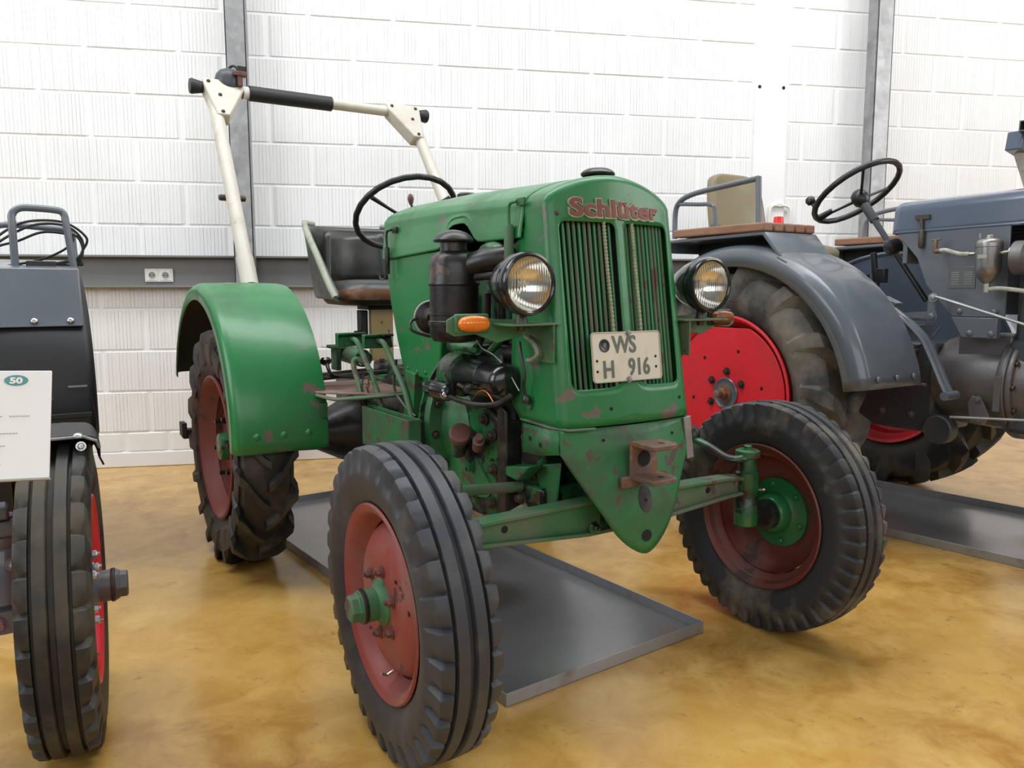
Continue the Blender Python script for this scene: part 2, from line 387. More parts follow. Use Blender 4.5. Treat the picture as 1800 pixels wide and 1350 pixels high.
# steel channel beam
bm_ = MB().box((1, 2.945, 1.142), (14, .012, .176)); bm_.box((1, 2.915, 1.228), (14, .075, .012)); bm_.box((1, 2.925, 1.057), (14, .05, .010))
beam = obj('trim_1', bm_, M['grey_dark'], bevel=.002); tag(beam, kind='structure')
beam.data.materials[0] = paint('beam_grey_paint', (.165, .165, .16), .45, bmp=.15)
def column(x0, x1, yf, dep, name, label):
    t = .008; mb = MB().box(((x0+x1)/2, yf+t/2, 2.5), (x1-x0, t, 5)).box((x0+t/2, yf+dep/2, 2.5), (t, dep, 5)).box((x1-t/2, yf+dep/2, 2.5), (t, dep, 5)).box(((x0+x1)/2, yf+dep, 2.5), (x1-x0, t, 5))
    mb.box(((x0+x1)/2, yf+dep/2, .005), (x1-x0+.1, dep+.06, .01))
    return tag(obj(name, mb, M['galv'], bevel=.002), label, 'steel column')
c1 = column(-1.335, -1.225, 2.80, .09, 'steel_column', 'galvanised steel column behind the cream roll bar of the green tractor')
c2 = column(2.66, 2.775, 2.78, .10, 'steel_column', 'galvanised steel column behind the steering wheel of the grey tractor on the right')
# wall sockets
sk = empty('wall_socket', 'double white wall socket on the grey steel channel along the wall', 'wall socket', (-1.769, 2.939, 1.122))
obj('frame', MB().box((0, -.005, 0), (.152, .010, .076)), M['white_plastic'], sk, bevel=.003)
for s in (-1, 1):
    o = obj('outlet', MB().box((s*.036, -.011, 0), (.058, .004, .058)).lathe([(.023, 0), (.022, .004), (.019, .004), (.018, -.002)], (s*.036, -.012, 0), (0, -1, 0), 24, cap=False), M['white_plastic'], sk, bevel=.001)
    obj('recess', MB().lathe([(.0185, 0), (.0185, .0015)], (s*.036, -.0125, 0), (0, -1, 0), 24), M['socket_dark'], o)
    bolts('pin_hole', [(s*.036-.009, -.014, 0), (s*.036+.009, -.014, 0)], (0, -1, 0), .003, .001, M['dark'], o, 'disc')
cn = MB().tube([(2.047, 2.955, 1.24)]+smooth([(2.047, 2.955, 1.40), (2.049, 2.955, 1.54), (2.065, 2.955, 1.585), (2.11, 2.955, 1.592), (2.17, 2.955, 1.588), (2.193, 2.955, 1.565), (2.198, 2.955, 1.52), (2.198, 2.955, 1.40)], 5)+[(2.198, 2.955, 1.24)], .0085, 10)
cn.box((2.115, 2.957, 1.595), (.03, .022, .02))
tag(obj('cable_conduit', cn, M['white_plastic']), 'white cable conduit bent in a hoop on the wall beside the right tan seat back', 'conduit')

# drip trays
def tray(loc, rz, W_, L_, label):
    h = .034; t = .003; mb = MB().box((W_/2, L_/2, .0025), (W_, L_, .003)); e = empty('drip_tray', label, 'drip tray', loc, rz)
    obj('tray_bottom', mb, M['tray'], e, smooth_=False)
    for c, s in (((W_/2, 0, h/2+.001), (W_, t, h)), ((W_/2, L_, h/2+.001), (W_, t, h)), ((0, L_/2, h/2+.001), (t, L_, h)), ((W_, L_/2, h/2+.001), (t, L_, h))): obj('rim', MB().box(c, s), M['tray_edge'], e, bevel=.0008)
    return e
tray((-.319, -.118, 0), radians(24.9), .733, 2.15, 'flat grey steel drip tray on the floor under the green tractor')
tray((2.03, -.06, 0), radians(28), .80, 2.0, 'flat grey steel drip tray on the floor under the right grey tractor')
# ------------------------------------------------------------------ wheels (local frame: +X is the outer side of the wheel)
def front_tyre(R, w, rb, nper=33, notch=.011, dirn=1):
    h = w/2
    half = [(.50, rb-.020, 0), (.66, rb-.008, 0), (.84, rb+.018, 0), (.97, rb+.045, 0), (1.0, rb+.062, 0), (.985, R-.058, 0), (.965, R-.050, .35), (.93, R-.034, .9), (.90, R-.016, 1), (.88, R-.008, 1), (.80, R-.004, 1), (.56, R-.002, 1), (.535, R-.003, .5), (.51, R-.014, 0), (.45, R-.014, 0), (.425, R-.001, 0), (.12, R, 0), (.10, R-.002, 0), (.07, R-.015, 0)]
    prof = [(-a*h, r, f) for a, r, f in half]+[(a*h, r, f) for a, r, f in half[::-1]]
    q = 10 if nper < 36 else 6; n = nper*q; wt = [1.0, .80, .55, .30, .10, 0, 0, 0, 0, 0] if q == 10 else [1.0, .7, .4, .1, 0, 0]
    if dirn < 0: wt = wt[::-1]
    def fn(i, k, r, x):
        f = prof[i][2]
        if f:
            d = wt[k % q]*f
            if abs(x) > .52*h: r -= d*notch*(1 if abs(x) > .7*h else (1 if k % q in ((0,) if dirn > 0 else (q-1,)) else 0)); 
            if abs(x) > .7*h: x *= 1-.15*d
        return r, x
    return MB().lathe([(p[1], p[0]) for p in prof], (0, 0, 0), (1, 0, 0), n, cap=False, fn=fn)
def smooth_tyre_notch(R, w, rb):   # worn front tyre: fine side serrations
    return front_tyre(R, w, rb, 46, .006)
def lug_tyre(R, w, rb, nl, lh, sgn, lw=.030, reach=.26, side=.10):
    h = w/2
    cp = [(.55, rb-.02), (.72, rb), (.95, rb+.05), (1.0, rb+.085), (.97, rb+.12), (.90, R-lh-.028), (.78, R-lh-.012), (.5, R-lh-.003), (0, R-lh)]
    prof = [(-a*h, r) for a, r in cp]+[(a*h, r) for a, r in cp[-2::-1]]
    mb = MB().lathe([(r, x) for x, r in prof], (0, 0, 0), (1, 0, 0), 96, cap=False)
    def car(a):  # carcass radius at |x|/h
        pts = cp[::-1]
        for (a1, r1), (a0, r0) in zip(pts[1:], pts[:-1]):
            if a0 <= a <= a1+1e-9: return r0+(r1-r0)*(a-a0)/(a1-a0+1e-9)
        return rb+.1
    for L in range(nl):
        for s in (-1, 1):
            th0 = 2*pi*(L+(.5 if s > 0 else 0))/nl; st = []
            for a, t in [(-.04, 0), (.18, .10), (.40, .28), (.62, .5), (.82, .70)]:
                st.append((a*h*s, car(abs(a))-.004, th0+sgn*reach*t, lw*(1+.35*t), a*h*s, R-.005*a*a))
            st.append((.90*h*s, R-lh-.02, th0+sgn*reach*.82, lw*1.35, 1.03*h*s, R-.012))
            st.append((.93*h*s, R-lh-side*.30, th0+sgn*reach*.93, lw*1.35, 1.09*h*s, R-lh-side*.20))
            st.append((.95*h*s, R-lh-side*.65, th0+sgn*reach*1.02, lw*1.25, 1.06*h*s, R-lh-side*.60))
            st.append((.97*h*s, R-lh-side, th0+sgn*reach*1.08, lw*1.1, 1.0*h*s, R-lh-side*.98))
            rows = []
            for (x0, r0, th, wd, x1, r1) in st:
                ab = wd/2/R*1.35; at = wd/2/R*.8
                P_ = lambda x, r, t: Vector((x, -r*cos(t)*1.0, r*sin(t)))
                rows.append([P_(x0, r0, th-ab), P_(x1, r1, th-at), P_(x1, r1, th+at), P_(x0, r0, th+ab)])
            if s > 0: rows = [r[::-1] for r in rows]
            n0 = len(mb.v); mb.grid(rows); mb.add([], [])
            mb.f.append((n0+3, n0+2, n0+1, n0)); e = n0+4*(len(rows)-1); mb.f.append((e, e+1, e+2, e+3))
    return mb

def front_wheel(parent, loc, rz, camb, matset, tyre_mb, rub, kind='green', RIM=.22):
    k = RIM/.22
    rim = MB().lathe([(r*k, x) for r, x in [(.205, -.050), (.217, -.062), (.221, -.058), (.216, -.052), (.205, -.049), (.200, -.034), (.181, -.022), (.180, .012), (.198, .034), (.204, .049), (.216, .052), (.221, .058), (.217, .063), (.206, .058), (.198, .053), (.192, .036), (.176, .014)]], (0, 0, 0), (1, 0, 0), 72, cap=False)
    disc = [(.178, -.012), (.172, .012), (.162, .028), (.145, .040), (.12, .048), (.09, .050), (.03, .050)]
    rim.lathe([(r*k, x) for r, x in disc], (0, 0, 0), (1, 0, 0), 72, cap=False)
    rim.lathe([(r*k, x-.005) for r, x in disc[::-1]], (0, 0, 0), (1, 0, 0), 72, cap=False)
    o = obj('front_wheel', rim, matset['rim'], parent); o.location = loc; o.rotation_euler = (0, camb, rz)
    obj('tyre', tyre_mb, rub, o, ang=32)
    hb = MB().lathe([(.054, .049), (.052, .054), (.042, .059), (.036, .066), (.036, .092), (.030, .093)], (0, 0, 0), (1, 0, 0), 32)
    obj('hub', hb, matset['hub'], o)
    obj('hub_ring', MB().lathe([(.0375, .090), (.0385, .092), (.0385, .098), (.036, .100)], (0, 0, 0), (1, 0, 0), 32), M['oily'], o)
    obj('hub_cap', MB().lathe([(.034, .099), (.034, .107), (.031, .108), (.031, .123), (.027, .126)], (0, 0, 0), (1, 0, 0), 6).lathe([(.036, .099), (.036, .103)], (0, 0, 0), (1, 0, 0), 24), matset['hub'], o, bevel=.001)
    nut0 = None
    for i in range(6):
        a = 2*pi*i/6+.35
        if nut0 is None: nut0 = obj('lug_nut', MB().bolt((0, 0, 0), (1, 0, 0), .0095, .015).lathe([(.005, 0), (.005, .02)], (0, 0, 0), (1, 0, 0), 10), matset['nut'], o)
        else: nut0_ = copyo(nut0, o)
        (nut0 if i == 0 else nut0_).location = (.050, .075*cos(a), .075*sin(a))
    vm = MB().tube([(.028, 0, -.165*k), (.045, 0, -.172*k), (.058, 0, -.166*k)], .0035, 8); obj('valve', vm, M['zinc'], o)
    # brake side: drum and bolted flange
    fl = MB().lathe([(.106, .044), (.106, .034), (.072, .030), (.062, .022), (.058, -.006), (.050, -.014)], (0, 0, 0), (1, 0, 0), 36)
    fo = obj('hub_flange', fl, matset['flange'], o)
    obj('grease_seal', MB().lathe([(.046, -.010), (.046, -.032), (.034, -.036), (.034, -.070)], (0, 0, 0), (1, 0, 0), 32), M['oily'], o)
    bolts('flange_bolt', [(.034, .088*cos(2*pi*i/6+.3), .088*sin(2*pi*i/6+.3)) for i in range(6)], (-1, 0, 0), .009, .010, matset['flange'], o)
    bolts('disc_hole', [(.0432-.003*(q > 0), .135*k, .02) for q, k in ((0, 1), (1, -1))], (-1, 0, 0), .006, .001, M['dark'], o, 'disc')
    bolts('disc_hole', [(.0505, .09, .075), (.0505, -.08, -.09)], (1, 0, 0), .0045, .0008, M['dark'], o, 'disc')
    return o

def rear_wheel(parent, loc, rz, RIM, hw, matset, tyre_mb, rub, dx=.0):
    k = RIM; q = hw
    rim = MB().lathe([(k-.016, -q+.004), (k-.002, -q), (k+.001, -q+.006), (k-.012, -q+.012), (k-.022, -q+.03), (k-.045, -q+.05), (k-.046, q-.05), (k-.022, q-.03), (k-.012, q-.012), (k, q-.006), (k+.001, q), (k-.008, q+.003), (k-.018, q-.006), (k-.030, q-.03), (k-.052, q-.055)], (0, 0, 0), (1, 0, 0), 72, cap=False)
    o = obj('rear_wheel', rim, matset['rim'], parent); o.location = loc; o.rotation_euler = (0, 0, rz)
    obj('tyre', tyre_mb, rub, o, ang=32)
    disc = [(k-.046, dx-.02), (k-.055, dx), (k*.72, dx+.012), (k*.5, dx+.016), (.05, dx+.016)]
    obj('disc', MB().lathe(disc, (0, 0, 0), (1, 0, 0), 64, cap=False).lathe([(r, x-.006) for r, x in disc[::-1]], (0, 0, 0), (1, 0, 0), 64, cap=False), matset['disc'], o)
    return o

# ------------------------------------------------------------------ green tractor, built in its own frame: nose towards -Y, wheels on z = 0
GT = empty('tractor', 'green vintage tractor with rust-chipped paint, cream roll bar and number plate', 'tractor', (0, 0, 0), TW)
T_ = .616
ms = dict(rim=M['rim_red'], hub=M['green_dusty'], nut=M['bolt_red'], flange=M['green_oily'])
front_wheel(GT, (-T_, 0, .347), pi-.041, .022, ms, front_tyre(.349, .150, .22), M['rubber'])
ms2 = dict(rim=M['rim_brown'], hub=M['green_dusty'], nut=M['bolt_red'], flange=M['green'])
front_wheel(GT, (T_, 0, .347), .009, .022, ms2, front_tyre(.349, .150, .22, 46, .0045, -1), M['rubber_dusty'])
rms = dict(rim=M['rim_brown'], disc=M['rim_brown'])
for s in (-1, 1):
    o = rear_wheel(GT, (s*.606, 1.517, .442), pi if s < 0 else 0, .272, .088, rms, lug_tyre(.446, .195, .272, 17, .030, 1 if s > 0 else -1, lw=.032, reach=.33), M['rubber_dark'], .0)
    if s < 0: tt = o.children[0]; 
    obj('hub', MB().lathe([(.085, .014), (.085, .024), (.055, .028), (.050, .07), (.036, .074)], (0, 0, 0), (1, 0, 0), 28), M['green_oily'], o)
    nut = None
    for i in range(6):
        a = 2*pi*i/6+.2; p = (.016, .115*cos(a), .115*sin(a))
        if nut is None: nut = obj('lug_nut', MB().bolt((0, 0, 0), (1, 0, 0), .013, .022).lathe([(.008, 0), (.008, .05)], (0, 0, 0), (1, 0, 0), 10), M['black_rusty'], o, loc=p)
        else: copyo(nut, o, p)

# --- nose shell
def yc(z): return .003-.14*(1.193-z)
def ysd(z): return .023-.15*(1.192-z)
def ny(x, z):
    t = min(1.15, abs(x)/.18); return yc(z)+(ysd(z)-yc(z))*t**2
RB = .027
def hwi(z): return .216-.010*max(0, min(1, (z-.7)/.5))-RB
def zin(x): return 1.293-.046*abs(x/.18)**1.8-.008*abs(x/.18)**8
ZB = .695
def zt(x):
    a = abs(x); r = .018; e = 0
    if a < .014+r: e = r-sqrt(max(0, r*r-(.014+r-a)**2))
    if a > .176-r: e = r-sqrt(max(0, r*r-(a-.176+r)**2))
    return 1.197-e
def zb(x):
    a = abs(x); e = .036*math.exp(-max(0, a-.014)/.016)
    if a > .158: e += .018-sqrt(max(0, .018**2-(a-.158)**2))
    return .786+e
xs = [0, .007, .0141, .017, .021, .026, .032, .045, .065, .09, .115, .14, .155, .162, .168, .173, .176]
cols = [-1]+[-x for x in xs[:0:-1]]+xs+[1]
mb = MB(); C_ = []
for c in cols:
    edge = abs(c) == 1; x0 = .176 if edge else abs(c)
    zz = [ZB+(zb(x0)-ZB)*i/5 for i in range(6)]+[zb(x0)+(zt(x0)-zb(x0))*i/10 for i in range(1, 11)]
    top = zin(hwi(1.24)) if edge else zin(x0)
    zz += [zt(x0)+(top-zt(x0))*i/5 for i in range(1, 6)]
    C_.append([((hwi(z)*(1 if c > 0 else -1)) if edge else c, z) for z in zz])
for i in range(len(C_)-1):
    solidcol = max(abs(cols[i]), abs(cols[i+1])) <= .0142 or max(abs(cols[i]), abs(cols[i+1])) == 1
    for seg in ((0, 20),) if solidcol else ((0, 5), (15, 20)):
        a, b = C_[i][seg[0]:seg[1]+1], C_[i+1][seg[0]:seg[1]+1]
        mb.grid([[(x, ny(x, z), z) for x, z in b], [(x, ny(x, z), z) for x, z in a]])
# inset outline and its outward normals
out = [tuple(q) for q in C_[0]]+[C_[i][-1] for i in range(1, len(C_)-1)]+[tuple(q) for q in C_[-1][::-1]]
NSD = len(C_[0])-1
def onorm(i):
    a, b = out[max(0, i-1)], out[min(len(out)-1, i+1)]; d = Vector((b[0]-a[0], b[1]-a[1])); n = Vector((-d.y, d.x)).normalized(); return n
NRM = [onorm(i) for i in range(len(out))]
def outer(r, i): return out[i][0]+NRM[i].x*r, out[i][1]+NRM[i].y*r
rows = []
for t in range(7):
    a = radians(15*t); rows.append([(outer(RB*sin(a), i)[0], ny(*out[i])+RB*(1-cos(a)), outer(RB*sin(a), i)[1]) for i in range(len(out))])
def yend(z): return .128 if z > 1.175 else .128+.05*min(1, (1.175-z)/.012) if z > .74 else .13+.048*max(0, (z-.695)/.045)
for t in (.3, .6, .85, 1): rows.append([(outer(RB, i)[0], (ny(*out[i])+RB)*(1-t)+yend(outer(RB, i)[1])*t, outer(RB, i)[1]) for i in range(len(out))])
mb.grid(rows)
shell = obj('radiator_shell', mb, M['green'], GT, ang=75)
# merge seams so the shell shades smoothly
import bmesh
def weld(o, d=.0004):
    bm = bmesh.new(); bm.from_mesh(o.data); bmesh.ops.remove_doubles(bm, verts=bm.verts, dist=d); bmesh.ops.recalc_face_normals(bm, faces=bm.faces); bm.to_mesh(o.data); bm.free()
weld(shell); m = shell.modifiers.new('solid', 'SOLIDIFY'); m.thickness = .004; m.offset = -1

# shell trim strip at the bottom edge
# grille bars
bars = []
for s in (-1, 1):
    for k in range(11):
        x = s*(.0205+k*.0149)
        pts = [(x, ny(x, z)+.020, z) for z in (.768, .9, 1.05, 1.205)]
        bars.append(obj('grille_bar', MB().tube(pts, .0046, 8), M['green_dusty'] if k % 3 else M['green'], GT))
for x in (-.047, .044):
    pts = []; mbc = MB()
    path = smooth([(x, ny(x, 1.2)+.004, 1.2), (x+.002, ny(x, 1.1)+.002, 1.08), (x+.004, ny(x, .95)+.003, .95), (x+.006, ny(x, .8)+.004, .78)], 40)
    rr = [.0042+.0009*(1 if (i//1) % 3 else -1) for i in range(len(path))]
    obj('cord', mbc.tube(path, rr, 8), M['cord'], GT)
rad = MB().box((0, .085, .96), (.385, .06, .50)); rado = obj('radiator_core', rad, M['dark'], GT)
# badge lettering wrapped on the shell
def wrap_text(body, size, x0, x1, z0, z1, mat, name, off, depth, bold):
    v, f = text(body, size, depth, bold, space=1.02)
    ax, bx = min(p[0] for p in v), max(p[0] for p in v); base = 0; top = max(p[1] for p in v)
    k = (x1-x0)/(bx-ax); kz = (z1-z0)/top; mm = MB()
    vs = []
    for p in v:
        x = x0+(p[0]-ax)*k; z = z0+p[1]*kz; vs.append((x, ny(x, z)-off-p[2], z))
    return obj(name, mm.add(vs, f), mat, GT, smooth_=False)
wrap_text('Schlüter', .06, -.150, .144, 1.2095, 1.257, M['badge_edge'], 'badge_border', .0010, .0030, .0042)
wrap_text('Schlüter', .06, -.147, .141, 1.212, 1.2545, M['badge'], 'badge_lettering', .0030, .0030, .0018)
obj('rivet', MB().rivet((-.178, ny(-.178, 1.215), 1.215), (0, -1, 0), .007, .003), M['bolt'], GT)
# radiator cap
cp = MB().lathe([(.026, -.012), (.026, .006), (.036, .008), (.044, .013), (.045, .018), (.040, .024), (.028, .030), (.010, .032)], (0, .092, 1.312), (0, 0, 1), 40, fn=lambda i, k, r, h: (r*(1-.05*(k % 5 == 0)) if 2 <= i <= 5 else r, h))
obj('radiator_cap', cp, M['black_rusty'], GT)

# --- bonnet
def zlow(y):
    base = 1.160-.025*max(0, min(1, (y-.35)/.6))
    return base+.062*math.exp(-((y-.46)/.085)**4)
rows = []
def hrow(y, r, bump_=0):
    row = []
    for i in range(len(out)):
        x, z = outer(r, i); z += bump_; row.append([x, y, z])
    # replace side points below zlow
    res = []
    L_ = len(out); zl = zlow(y); nS = NSD
    for i in range(L_):
        x, y_, z = row[i]
        if i < nS: t = i/nS; zt_ = row[nS][2]; res.append((x if i else x, y_, zl+(zt_-zl)*t))
        elif i >= L_-nS: t = (L_-1-i)/nS; zt_ = row[L_-1-nS][2]; res.append((x, y_, zl+(zt_-zl)*t))
        else: res.append((x, y_, z))
    return res
ys_ = [.130+.018*i for i in range(48)]
for y in ys_: rows.append(hrow(y, RB-.001, .016*min(1, (y-.13)/.5)))
for t in range(1, 6):
    a = radians(18*t); rows.append([(p[0], p[1], p[2]) for p in hrow(.995+.03*sin(a), RB-.001-.03*(1-cos(a)), .016)])
hood = obj('bonnet', MB().grid(rows), M['green'], GT, ang=45, solid=.004); weld(hood)
for s in (-1, 1):
    pts = [(s*(.2085), y, zlow(y)+.021) for y in [.135+.02*i for i in range(43)]]
    obj('bonnet_bead', MB().tube(pts, .0062, 8), M['green'], GT)
for s in (-1, 1):   # tank sides behind the air cleaner
    pass
tank = [(.985, 1.150), (1.0, 1.135), (.965, .99), (.915, .86), (.865, .752), (.66, .745), (.60, .80), (.59, .90), (.575, 1.150)]
obj('side_panel', MB().prism(tank, (0, 0, 0), (0, 1, 0), (0, 0, 1), .412), M['green'], GT, bevel=.006)
bolts('rivet', [(-.207, y, z) for y, z in ((.70, .768), (.76, .765), (.83, .772))], (-1, 0, 0), .007, .004, M['green_worn'], GT, 'rivet')
obj('dashboard', MB().box((0, .985, 1.16), (.36, .03, .26)), M['dark'], GT, bevel=.01)
obj('filler_cap', MB().lathe([(.024, -.03), (.024, .004), (.033, .006), (.034, .020), (.026, .026)], (0.045, .87, 1.338), (0, 0, 1), 30, fn=lambda i, k, r, h: (r*(.93 if k % 5 == 0 else 1), h)), M['black_rusty'], GT)
# bonnet latches
for (y, z0, z1, mat, r) in ((.166, 1.075, 1.195, M['green_dusty'], .013), (.935, 1.085, 1.175, M['black_rusty'], .009)):
    lt = obj('bonnet_latch', MB().lathe([(r*.8, 0), (r, .006), (r, z1-z0-.006), (r*.8, z1-z0)], (-.228, y, z0), (0, 0, 1), 16), mat, GT)
    obj('hook', MB().tube(smooth([(-.228, y, z1), (-.229, y, z1+.035), (-.228, y-.006, z1+.052), (-.224, y-.03, z1+.055)], 4), .0042, 8).box((-.214, y-.035, z1+.055), (.006, .034, .018)), M['black_rusty'] if y > .5 else M['green_worn'], lt)
    if y > .5: obj('wire_spring', MB().tube(smooth([(-.228, y, z0+.01), (-.232, y+.01, z0-.012), (-.232, y+.05, z0-.015), (-.232, y+.065, z0+.01)], 4), .003, 6), M['oily'], lt)
# --- nose plate under the shell
def zlo(x):
    a = abs(x)
    if a > .09: return .432+(.632-.432)*((a-.09)/(.216-.09))**1.02
    return .368+.064*(a/.09)**1.7
def npy(x, z):
    c = -.062-.25*max(0, .69-max(z, .48)); e = -.038-.10*max(0, .69-z)
    return c+(e-c)*min(1, (abs(x)/.216))**1.5
rows = []
for i in range(33):
    x = -.216+.432*i/32; rows.append([(x, npy(x, z), z) for z in [zlo(x)+(.690-zlo(x))*j/12 for j in range(13)]])
n_ = MB().grid(rows)
for s in (-1, 1):
    q = [[(s*.216, -.038-.10*(.69-z), z) for z in (.632, .66, .69)], [(s*.218, .03, z) for z in (.618, .65, .69)], [(s*.218, .108, z) for z in (.615, .65, .69)]]
    n_.grid(q if s < 0 else q[::-1])
np_ = obj('nose_plate', n_, M['green_worn'], GT, ang=60); weld(np_); m = np_.modifiers.new('solid', 'SOLIDIFY'); m.thickness = .010; m.offset = 0
for x, z, r in ((0, .415, .015), (0.0, .505, .0045), (-.10, .66, .004), (.135, .655, .004)): bolts('bolt_hole', [(x, npy(x, z)-.0058, z)], (0, -1, 0), r, .0015, M['dark'], GT, 'disc')
bolts('bolt_hole', [(-.2232, .075, .655), (-.2232, .03, .645)], (-1, 0, 0), .0065, .001, M['dark'], GT, 'disc')
bolts('bolt_hole', [(-.07, ny(-.07, .735)-.0005, .735), (.175, ny(.175, .745)-.0005, .745)], (0, -1, 0), .0045, .001, M['dark'], GT, 'disc')
st = MB(); pv = []
for r in (0, .5, 1):
    pv.append([(.022*r*cos(2*pi*k/28), npy(.022*r*cos(2*pi*k/28), .508+.033*r*sin(2*pi*k/28))-.0062, .508+.033*r*sin(2*pi*k/28)) for k in range(28)])
st.grid(pv[::-1], closed_u=True); obj('oil_stain', st, M['oily'], GT)
obj('inner_bulkhead', MB().box((0, .06, .69), (.40, .16, .04)), M['dark'], GT)
obj('hinge_strip', MB().box((.203, -.054, .635), (.024, .006, .115), rot('Y', -8)), M['galv'], GT, bevel=.001)
obj('edge_strip', MB().tube([(-.220, .12, .699), (-.219, -.01, .694), (-.20, -.055, .692), (-.13, -.070, .692)], .006, 8, flat=.6), M['green_dusty'], GT)
# tow bracket
tw = MB().box((-.005, -.108, .610), (.088, .010, .092))
for z in (.652, .568): tw.prism([(-.049, 0), (.039, 0), (.039, .070), (.026, .086), (-.049, .086)], (0, -.108, z), (1, 0, 0), (0, -1, 0), .013)
tb = obj('tow_bracket', tw, M['rust'], GT, bevel=.003)
bolts('bolt_hole', [(-.008, -.1135, .612)], (0, -1, 0), .020, .0015, M['dark'], tb, 'disc')
bolts('bolt_hole', [(0, -.165, .6578), (0, -.165, .5738)], (0, 0, 1), .009, .001, M['dark'], tb, 'disc')
obj('weld_rust', MB().box((-.045, -.106, .556), (.06, .012, .03)), M['rust'], tb, bevel=.005)

# --- number plate
pe = Vector((-.021, ny(-.021, .865)-.016, .864)); RT = rot('X', -7)
def onplate(mb): mb.v = [tuple(pe+RT @ Vector(p)) for p in mb.v]; return mb
def rr_poly(w, h, r, n=5):
    p = []
    for cx, cy, a0 in ((w/2-r, h/2-r, 0), (-w/2+r, h/2-r, 90), (-w/2+r, -h/2+r, 180), (w/2-r, -h/2+r, 270)):
        p += [(cx+r*cos(radians(a0+90*i/n)), cy+r*sin(radians(a0+90*i/n))) for i in range(n+1)]
    return p
PW, PH = .224, .124
plo = obj('number_plate', onplate(MB().prism(rr_poly(PW, PH, .010), (0, 0, 0), (1, 0, 0), (0, 0, 1), .003)), M['plate'], GT)
ep = rr_poly(PW-.003, PH-.003, .009); obj('plate_border', onplate(MB().tube([(a, -.002, b) for a, b in ep], .0018, 6, closed=True)), M['plate_edge'], plo)
def ptext(body, size, x, z, sx=1):
    v, f = text(body, size, .0008, .0010); mm = MB().add([(x+p[0]*sx, -.0026-p[2], z+p[1]) for p in v], f); return onplate(mm)
obj('plate_lettering', ptext('W', .060, -.047, .010, .88), M['plate_ink'], plo, smooth_=False)
obj('plate_lettering', ptext('S', .060, .006, .010, .88), M['plate_ink'], plo, smooth_=False)
obj('plate_lettering', ptext('H', .060, -.082, -.050, .88), M['plate_ink'], plo, smooth_=False)
obj('plate_lettering', ptext('916', .060, .000, -.047, .80), M['plate_ink'], plo, smooth_=False)
obj('seal', onplate(MB().lathe([(.0165, 0), (.0165, .0012), (.0135, .0016), (.012, .001)], (-.072, -.0015, .029), (0, -1, 0), 24)), M['oily'], plo)
obj('seal_crest', onplate(MB().prism([(-.005, .006), (.005, .006), (.005, -.002), (0, -.007), (-.005, -.002)], (-.072, -.0031, .029), (1, 0, 0), (0, 0, 1), .0008)), M['plate_ink'], plo)
bolts('plate_bolt', [tuple(pe+RT @ Vector(q)) for q in ((.006, -.002, .058), (0, -.002, -.058))], (0, -1, 0), .0055, .007, M['galv'], plo)
bolts('bolt_hole', [tuple(pe+RT @ Vector((a, -.0016, b))) for a, b in ((-.098, -.008), (-.098, -.034), (.093, -.004), (.093, -.030))], (0, -1, 0), .0035, .0006, M['dark'], plo, 'disc')

# --- headlights
def headlight(s):
    c = Vector((s*.297, -.031, 1.043)); ax = Vector((s*-.03, -1, 0)).normalized()
    sh = MB().lathe([(.012, -.118), (.030, -.112), (.048, -.098), (.060, -.075), (.068, -.045), (.0715, -.020), (.0725, -.006)], c, ax, 48, cap=False)
    o = obj('headlight', sh, M['black'], GT)
    obj('bezel', MB().lathe([(.0715, -.016), (.0745, -.014), (.0755, -.004), (.0725, .005), (.067, .007), (.0635, .004), (.063, .0)], c, ax, 48, cap=False), M['black'], o)
    obj('band', MB().lathe([(.0712, -.030), (.0725, -.032), (.0725, -.026), (.0715, -.024)], c, ax, 48, cap=False), M['black'], o)
    obj('reflector', MB().lathe([(.010, -.050), (.025, -.046), (.042, -.034), (.056, -.016), (.0635, -.001)], c, ax, 40, cap=False), M['chrome'], o)
    obj('bulb', MB().lathe([(.003, -.05), (.009, -.045), (.010, -.03), (.007, -.02), (.002, -.016)], c, ax, 16), M['white_plastic'], o)
    obj('lens', MB().lathe([(.0635, .001), (.055, .0055), (.040, .0095), (.020, .012), (.004, .0125)], c, ax, 48), M['lens'], o)
    ft = MB().lathe([(.016, 0), (.013, .02), (.010, .035)], c+Vector((0, .035, -.098)), (0, 0, 1), 16).bolt(c+Vector((0, .035, -.098)), (0, 0, -1), .010, .014)
    obj('lamp_foot', ft, M['bolt'], o)
    # folded bracket carrying the lamp
    B = [(-.03, .0), (.165, .0), (.10, -.035), (.06, -.055), (.02, -.095), (-.03, -.095)]
    br = MB().prism([(a, b) for a, b in B], (s*.225, 0, .948), (0, 1, 0), (0, 0, 1), .005)
    br.prism([(.205, -.03), (.355, -.045), (.355, .075), (.30, .11), (.205, .165)], (0, 0, .948), (s, 0, 0), (0, 1, 0), .005)
    obj('lamp_bracket', br, M['green_dusty'], GT, bevel=.0015)
    # indicator arm
    ar = MB().prism([(.34, .012), (.40, .020), (.455, .022), (.475, .012), (.475, -.016), (.455, -.026), (.40, -.022), (.34, -.045), (.27, -.03), (.25, .01)], (0, .045, .948), (s, 0, 0), (0, 0, 1), .006)
    obj('indicator_arm', ar, M['green_dusty'], GT, bevel=.002)
    return o
for s in (-1, 1): headlight(s)
